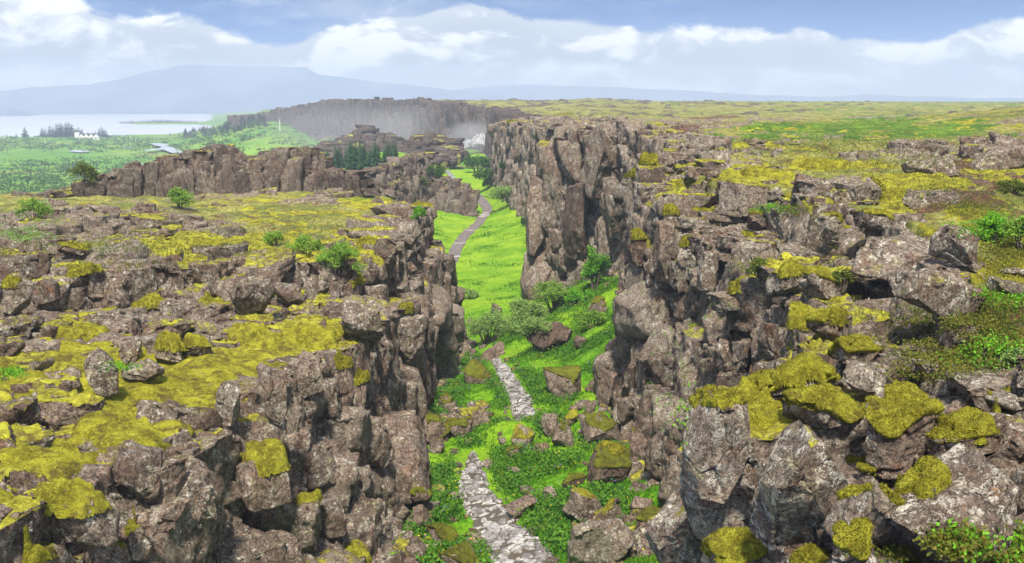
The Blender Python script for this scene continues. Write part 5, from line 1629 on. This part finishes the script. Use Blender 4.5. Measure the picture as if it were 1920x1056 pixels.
def ribbon(pts, widths, n_along, n_across, lift):
    pts = np.array(pts); d = np.r_[0, np.cumsum(np.linalg.norm(np.diff(pts[:, :2], axis=0), axis=1))]
    t = np.linspace(0, d[-1], n_along)
    c = np.stack([smooth1(np.interp(t, d, pts[:, k]), n_along // 60) for k in range(2)], 1)
    tg = np.gradient(c, axis=0); tg /= np.linalg.norm(tg, axis=1, keepdims=True)
    nn = np.stack([tg[:, 1], -tg[:, 0]], 1)
    w = np.interp(t, d, np.interp(np.arange(len(pts)), np.arange(len(widths)) * (len(pts) - 1) / (len(widths) - 1), widths))
    s = np.linspace(-1, 1, n_across)
    wob = 1 + .22 * fbm(np.stack([t * .55, t * 0, t * 0], 1), 3, 91)[:, None] * np.where(s < 0, 1, -1)[None]
    XY = c[:, None] + nn[:, None] * (s[None] * w[:, None] / 2 * wob)[..., None]
    return XY, t, s


for near_path, wds, sd_ in ((PATH[:6], [2.1, 1.95, 1.7, 1.45, 1.2, .25], 93), (PATH[6:11], [.3, 1.3, 1.25, 1.0, .5], 94)):
  XY, t, s = ribbon(near_path, wds, 900, 60, 0)
  Z = np.array([[floor_z(x, y) for x, y in row] for row in XY[::6]])
  Z = np.stack([np.interp(np.arange(900), np.arange(0, 900, 6), Z[:, k]) for k in range(60)], 1)
  Zs = blur(Z, 6)
  P = np.dstack([XY, Zs])
  Q = P.reshape(-1, 3) * np.array((1, 1, 0))
  w_ = np.stack([fbm(Q * 1.6 + 20 * k, 2, 95 + k) for k in range(3)], 1) * .16
  F1, F2, RD, Vv = vor3(np.stack([Q[:, 0] / .36, Q[:, 1] / .25, Q[:, 2] * 0], 1) + w_, sd_)
  stone = sst(.06, .22, F2 - F1) * (RD[:, 1] > .16)
  edge = np.broadcast_to(1 - np.abs(s) ** 4 * .9, P.shape[:2]).reshape(-1)
  hgt = .05 + .075 * stone * (.4 + RD[:, 0]) + stone * ((RD[:, 2:4] - .5) * Vv[:, :2]).sum(1) * .11 + .012 * fbm(Q * 7, 3, 97) - .10 * (1 - edge)
  P[..., 2] += hgt.reshape(P.shape[:2])
  tag(make_mesh('stone_path', P.reshape(-1, 3), grid_faces(900, 60)[:, ::-1], M['flag'], attrs={'stone': stone * edge}), kind='structure')
mbw, n = new_mat('dark_boardwalk')
co = n.n('ShaderNodeTexCoord').outputs['Object']
c = n.mix(n.ramp(n.noise(co, 1.2, 5, .6), .4, .62), (.110, .088, .080), (.175, .148, .138))
c = n.mix(n.ramp(n.attr('bar'), .4, .6), c, (.45, .43, .42))
finish(n, c, .6, n.noise(co, 8, 4), .02, .4)
far_path = PATH[11:20]
XY, t, s = ribbon(far_path, [1.3, 1.4, 1.5, 1.6, 1.65, 1.65, 1.5], 500, 10, 0)
Z = blur(np.array([[floor_z(x, y) for x, y in row] for row in XY]), 8)
P = np.dstack([XY, Z + .14])
bar = np.zeros((500, 10))
for yy, wd in ((121.5, .25), (163.5, .35), (166, .3), (161.5, .2), (146, .12), (133, .12)):
    bar = np.maximum(bar, (np.abs(P[..., 1] - yy) < wd + .1))
B = P.copy(); B[..., 2] -= .3
P = np.concatenate([B[:, :1], P, B[:, -1:]], 1); bar = np.concatenate([bar[:, :1] * 0, bar, bar[:, -1:] * 0], 1)
tag(make_mesh('boardwalk_path', P.reshape(-1, 3), grid_faces(500, 12)[:, ::-1], mbw, attrs={'bar': bar}), kind='structure')
XY, t, s = ribbon(PATH[19:], [1.5, 1.4, 1.2, 1.2], 120, 6, 0)
Z = np.array([[floor_z(x, y) for x, y in row] for row in XY])
tag(make_mesh('gravel_path', np.dstack([XY, Z + .12]).reshape(-1, 3), grid_faces(120, 6)[:, ::-1], M['flag'], attrs={'stone': np.ones(720)}), kind='structure')

# ------------------------------------------------------------------ river arms on the plain
mr, n = new_mat('bright_water'); finish(n, (.42, .45, .48), .15, n.noise(n.n('ShaderNodeTexCoord').outputs['Object'], .8, 3), .02, .6); M['river'] = mr
for k, pts in enumerate([[(264, 290), (285, 288), (305, 286), (322, 291), (345, 290), (342, 285), (325, 281), (312, 279), (318, 276), (300, 274), (282, 275), (290, 278), (304, 281), (300, 284), (280, 286)],
                         [(126, 284), (150, 286), (168, 285), (165, 283), (140, 282)], [(440, 293), (462, 294), (488, 293), (484, 290), (460, 290)], [(228, 277), (246, 278), (245, 275), (232, 275)], [(262, 310), (282, 310), (278, 307), (264, 308)]]):
    pp = []
    for x, y in pts:
        d = np.array(PT(x, y, 1.0)); zz = -32.0
        for _ in range(8):
            q = d * (zz / d[2]); zz = float(ground_height(np.array(q[0]), np.array(q[1]))) + .25
        pp.append((q[0], q[1]))
    pp = np.array(pp); zz = max(float(ground_height(np.array(a), np.array(b))) for a, b in pp) + .4
    b_ = bmesh.new(); f = b_.faces.new([b_.verts.new((x, y, zz)) for x, y in pp]); b_.normal_update()
    if f.normal.z < 0: f.normal_flip()
    bmesh.ops.triangulate(b_, faces=[f])
    me = bpy.data.meshes.new('river_water'); b_.to_mesh(me); b_.free(); me.materials.append(M['river'])
    o = bpy.data.objects.new('river_water', me); COL.objects.link(o); tag(o, kind='structure')

g = np.random.default_rng(19)
k = 2600
rr = np.exp(g.uniform(math.log(240), math.log(1120), k)); tt = g.uniform(-.62, -.17, k)
bx_, by_ = rr * np.sin(np.arctan(tt)), rr * np.cos(np.arctan(tt))
keep = vnoise(np.stack([bx_ * .012, by_ * .008, bx_ * 0], 1), 23) + .25 * g.random(k) > .62
bx_, by_ = bx_[keep], by_[keep]
bz_ = ground_height(bx_, by_)
sz = g.uniform(.8, 3.2, len(bx_)) ** 1.2
C = np.repeat(np.stack([bx_, by_, bz_], 1), 26, 0); S_ = np.repeat(sz, 26)
C = C + g.normal(0, 1, C.shape) * np.stack([S_ * .9, S_ * .9, S_ * .22], 1) + np.stack([S_ * 0, S_ * 0, S_ * .35], 1)
V, F = leaf_quads(C, .8, g, .5, 1.5)
tag(make_mesh('bush_cover', V, F, M['dark_bush'], smooth=False), kind='stuff')

# ------------------------------------------------------------------ waterfall and its spray
mf, n = new_mat('white_water')
co = n.n('ShaderNodeTexCoord').outputs['Object']
st = n.n('ShaderNodeVectorMath', operation='MULTIPLY', i={0: co, 1: (1.6, .5, .35)}).outputs[0]
finish(n, n.mix(n.ramp(n.noise(st, 1.0, 5, .65), .35, .6), (.20, .21, .22), (.62, .63, .64)), .7, n.noise(st, 2.0, 5, .7), .2, .3)
e = empty('waterfall', PT(895, 275, 355), 'white waterfall tumbling over rocks into the canyon', 'waterfall')
base = np.array(e.location)
for a, b, y0, y1, yd in ((893, 899, 252, 272, 362), (902, 911, 251, 270, 363), (914, 919, 253, 273, 361), (921, 926, 254, 270, 360), (878, 884, 262, 276, 354), (868, 874, 266, 277, 352), (886, 890, 260, 275, 357)):
    na, nb_ = 24, 40
    G_ = np.zeros((na, nb_, 3))
    for i in range(na):
        for j in range(nb_):
            f = j / (nb_ - 1); m_ = (a + b) / 2 - 5 * f; w2 = (b - a) / 2 * (1 + 1.3 * f)
            step = (math.floor(f * 4) + sst(.3, .8, np.array(f * 4 % 1))) / 4
            G_[i, j] = PT(m_ + w2 * (i / (na - 1) * 2 - 1), y0 + (y1 - y0) * step, yd - 7 * f - .8 * math.sin(math.pi * i / (na - 1)))
    G_ += np.stack([1.0 * fbm(G_ * .3 + 9 * q, 4, 97 + q).reshape(na, nb_) for q in range(3)], 2) * np.array((1.4, .8, .4))
    make_mesh('cascade', G_.reshape(-1, 3) - base, grid_faces(na, nb_), mf, e)
msp, n = new_mat('water_spray')
co = n.n('ShaderNodeTexCoord').outputs['Object']
fall = n.ramp(n.n('ShaderNodeVectorMath', operation='LENGTH', i={0: co}).outputs['Value'], 1.0, .2)
n.n('ShaderNodeOutputMaterial', i={'Volume': n.n('ShaderNodeVolumePrincipled', i={'Color': (.95, .97, 1, 1), 'Density': n.m('MULTIPLY', fall, .045)})})
for c_, sc, dn in ((PT(890, 258, 346), (14, 7, 7.5), 2.8), (PT(790, 244, 430), (36, 24, 15), .28), (PT(640, 245, 480), (60, 34, 18), .2)):
    V, F = ICO[3]
    mm_ = msp.copy()
    for nd in mm_.node_tree.nodes:
        if nd.type == 'MATH':
            nd.inputs[1].default_value = .04 * dn
    o = make_mesh('spray', V, F, mm_); o.location = c_; o.scale = sc; tag(o, kind='stuff')

# ------------------------------------------------------------------ grass and herbs on the floor of the rift
g = np.random.default_rng(77)


def tufts(pts, hts, blades, g, lean=.45, wid=.16):
    k = len(pts) * blades
    c = np.repeat(pts, blades, 0); h = np.repeat(hts, blades) * g.uniform(.5, 1.2, k)
    c = c + g.normal(0, 1, (k, 3)) * np.array((1, 1, 0)) * h[:, None] * .35
    w = g.uniform(0, 2 * math.pi, k); d = np.stack([np.cos(w), np.sin(w), w * 0], 1); s = np.stack([-np.sin(w), np.cos(w), w * 0], 1)
    ln = g.uniform(.1, 1, k)[:, None] * lean * h[:, None]
    tip = c + d * ln; tip[:, 2] += h
    m_ = c + d * ln * .35; m_[:, 2] += h * .55
    hw = s * (h * wid * .5)[:, None]
    V = np.stack([c - hw * .6, c + hw * .6, m_ + hw, tip, m_ - hw], 1).reshape(-1, 3)
    i = np.arange(k)[:, None] * 5
    F = np.concatenate([np.concatenate([i, i + 1, i + 2, i + 4], 1), np.concatenate([i + 4, i + 2, i + 3, i + 3], 1)], 0)
    return V, F


M['grass'] = leaf_material('meadow_grass', ((.070, .230, .006), (.130, .300, .010), (.055, .150, .010)), .5, .35)
pts, hts = [], []
pa = np.array(PATH)
n_t = 70000
yy = np.exp(g.uniform(math.log(24), math.log(185), n_t))
lo = np.interp(yy, FY, FLOOR[:, 0, 0]); hi = np.interp(yy, FY, FLOOR[:, -1, 0])
lo = np.maximum(lo, -.12 * yy - 1)
xx = lo + (hi - lo) * g.random(n_t)
pd = np.abs(xx - np.interp(yy, pa[:, 1], pa[:, 0])); pw = np.interp(yy, [25, 45, 60, 75, 120], [1.0, .75, .6, .6, .95])
lush = vnoise(np.stack([xx * .55, yy * .4, xx * 0], 1), 88)
pw = np.where((yy > 41.5) & (yy < 44.3), 0, pw)
ok = (pd > pw * (.92 + .25 * g.random(n_t))) & (g.random(n_t) < (.25 + .9 * lush))
xx, yy, lush = xx[ok], yy[ok], lush[ok]
zz = np.array([floor_z(a, b) for a, b in zip(xx, yy)])
P3 = np.stack([xx, yy, zz - .02], 1)
V, F = tufts(P3, (.10 + .26 * lush ** 2) * np.where(yy > 75, .65, 1), 5, g, wid=.22)
tag(make_mesh('grass', V, F, M['grass'], smooth=False), kind='stuff')
# leafy herbs: geranium, angelica and the like
sel = (lush > .58) & (g.random(len(xx)) < .35) & (yy < 80)
C = np.repeat(P3[sel], 14, 0); C = C + g.normal(0, 1, C.shape) * np.array((.17, .17, .08)) + np.array((0, 0, .24))
V, F = leaf_quads(C, .088, g, .9, 1.3)
M['herb'] = leaf_material('herb_leaves', ((.035, .130, .012), (.085, .220, .016), (.15, .27, .03)), .9, .3)
tag(make_mesh('herb_foliage', V, F, M['herb'], smooth=False), kind='stuff')
for nm, colr, fr in (('yellow_flowers', (.65, .42, .01), .02), ('violet_flowers', (.22, .12, .42), .012)):
    sel = (g.random(len(xx)) < fr) & (yy < 75) & (lush > .45)
    C = np.repeat(P3[sel], 4, 0); C = C + g.normal(0, 1, C.shape) * np.array((.15, .15, .05)) + np.array((0, 0, .33))
    V, F = leaf_quads(C, .045, g, 2, 1.0)
    mfl, n = new_mat(nm); finish(n, colr, .8)
    tag(make_mesh(nm, V, F, mfl, smooth=False), kind='stuff')


g = np.random.default_rng(123)
outb = []
for k in range(620):
    y = math.exp(g.uniform(math.log(24), math.log(88)))
    xl = float(curve_at(L_foot, y, 0)); xr = float(curve_at(R_foot, y, 0))
    q = g.random()
    if k < 90:
        x = xl + 1.3 + abs(g.normal(0, .8)); y = 46 + g.normal(0, 2.2)
    elif q < .4:
        x = xl + .4 + abs(g.normal(0, .7))
    elif q < .85:
        x = xr - .2 - abs(g.normal(0, 1.1))
    else:
        x = float(np.interp(y, pa[:, 1], pa[:, 0])) + g.choice((-1, 1)) * g.uniform(.6, 1.3)
    sz = g.uniform(.09, .34) * (1.25 if k < 90 else 1) * (.6 if q >= .85 else 1)
    S, F, VN = PROTO[2 if y > 45 else 3, 'blk'][int(g.integers(10))]
    A = euler(g.uniform(-25, 25), g.uniform(-25, 25), g.uniform(0, 360))
    n_ = VN @ A.T
    W = (S * sz * g.uniform(.7, 1.3, 3)) @ A.T + np.array((x, y, floor_z(x, y) + sz * .15))
    outb.append((W, F, sst(.4, .8, n_[:, 2]) * g.uniform(0, .75), n_, float(g.uniform(-1, .2)), 2))
o = merge_blocks('rubble', outb, M['rock'], False)
o['kind'] = 'stuff'

# ------------------------------------------------------------------ low cover on the rims: crowberry, tufts, heather
def cover(name, blobs, mat, n_each, size, seed, tall=.0, tuft=False, ht=.15):
    g = np.random.default_rng(seed); C = []
    for (px, py, rx, ry, dn) in blobs:
        for _ in range(int(n_each * dn)):
            x, y = px + g.normal(0, .5) * rx, py + g.normal(0, .5) * ry
            loc, nor = ray(x, y)
            if loc is not None and nor[2] > .35 and loc[1] < 140:
                C.append(loc)
    C = np.array(C)
    if tuft:
        V, F = tufts(C, np.full(len(C), ht) * g.uniform(.6, 1.3, len(C)), 5, g, .6, .16)
    else:
        C = np.repeat(C, 9, 0); C = C + g.normal(0, 1, C.shape) * np.array((.09, .09, .03)) + np.array((0, 0, .045))
        V, F = leaf_quads(C, size, g, .8, 1.5)
    tag(make_mesh(name, V, F, M[mat], smooth=False), kind='stuff')


cover('crowberry_cover', [(1790, 660, 110, 36, 1.4), (1860, 640, 70, 50, 1), (1730, 700, 60, 20, .5), (1850, 570, 60, 20, .6), (1840, 1035, 120, 26, 2.2), (1740, 1046, 60, 14, 1), (1880, 470, 50, 50, .8),
                          (1780, 610, 110, 12, .5), (1480, 395, 60, 14, .6), (1560, 470, 40, 40, .3), (1830, 390, 90, 16, .6), (1400, 500, 60, 30, .3)], 'crow', 700, .030, 91)
cover('green_cover', [(1860, 660, 70, 30, 1), (1870, 430, 60, 22, 1), (1870, 1030, 80, 24, 1.2), (680, 372, 60, 10, .6), (40, 440, 60, 20, .8), (1440, 392, 60, 10, .6), (220, 690, 40, 10, .2), (20, 700, 30, 10, .2), (1880, 560, 50, 20, .6),
                      (70, 400, 60, 25, .6), (1250, 700, 60, 120, .5), (1300, 560, 100, 80, .4)], 'bright_bush', 420, .034, 92)
cover('heath_tufts', [(400, 440, 260, 50, 2.5), (250, 470, 250, 40, 2), (600, 420, 120, 50, 1), (1500, 270, 300, 30, 2), (1700, 300, 250, 40, 2), (1300, 360, 90, 40, .7), (1780, 360, 150, 40, 1.2), (1800, 590, 150, 40, 1)], 'olive_bush', 700, .05, 93, tuft=True, ht=.10)
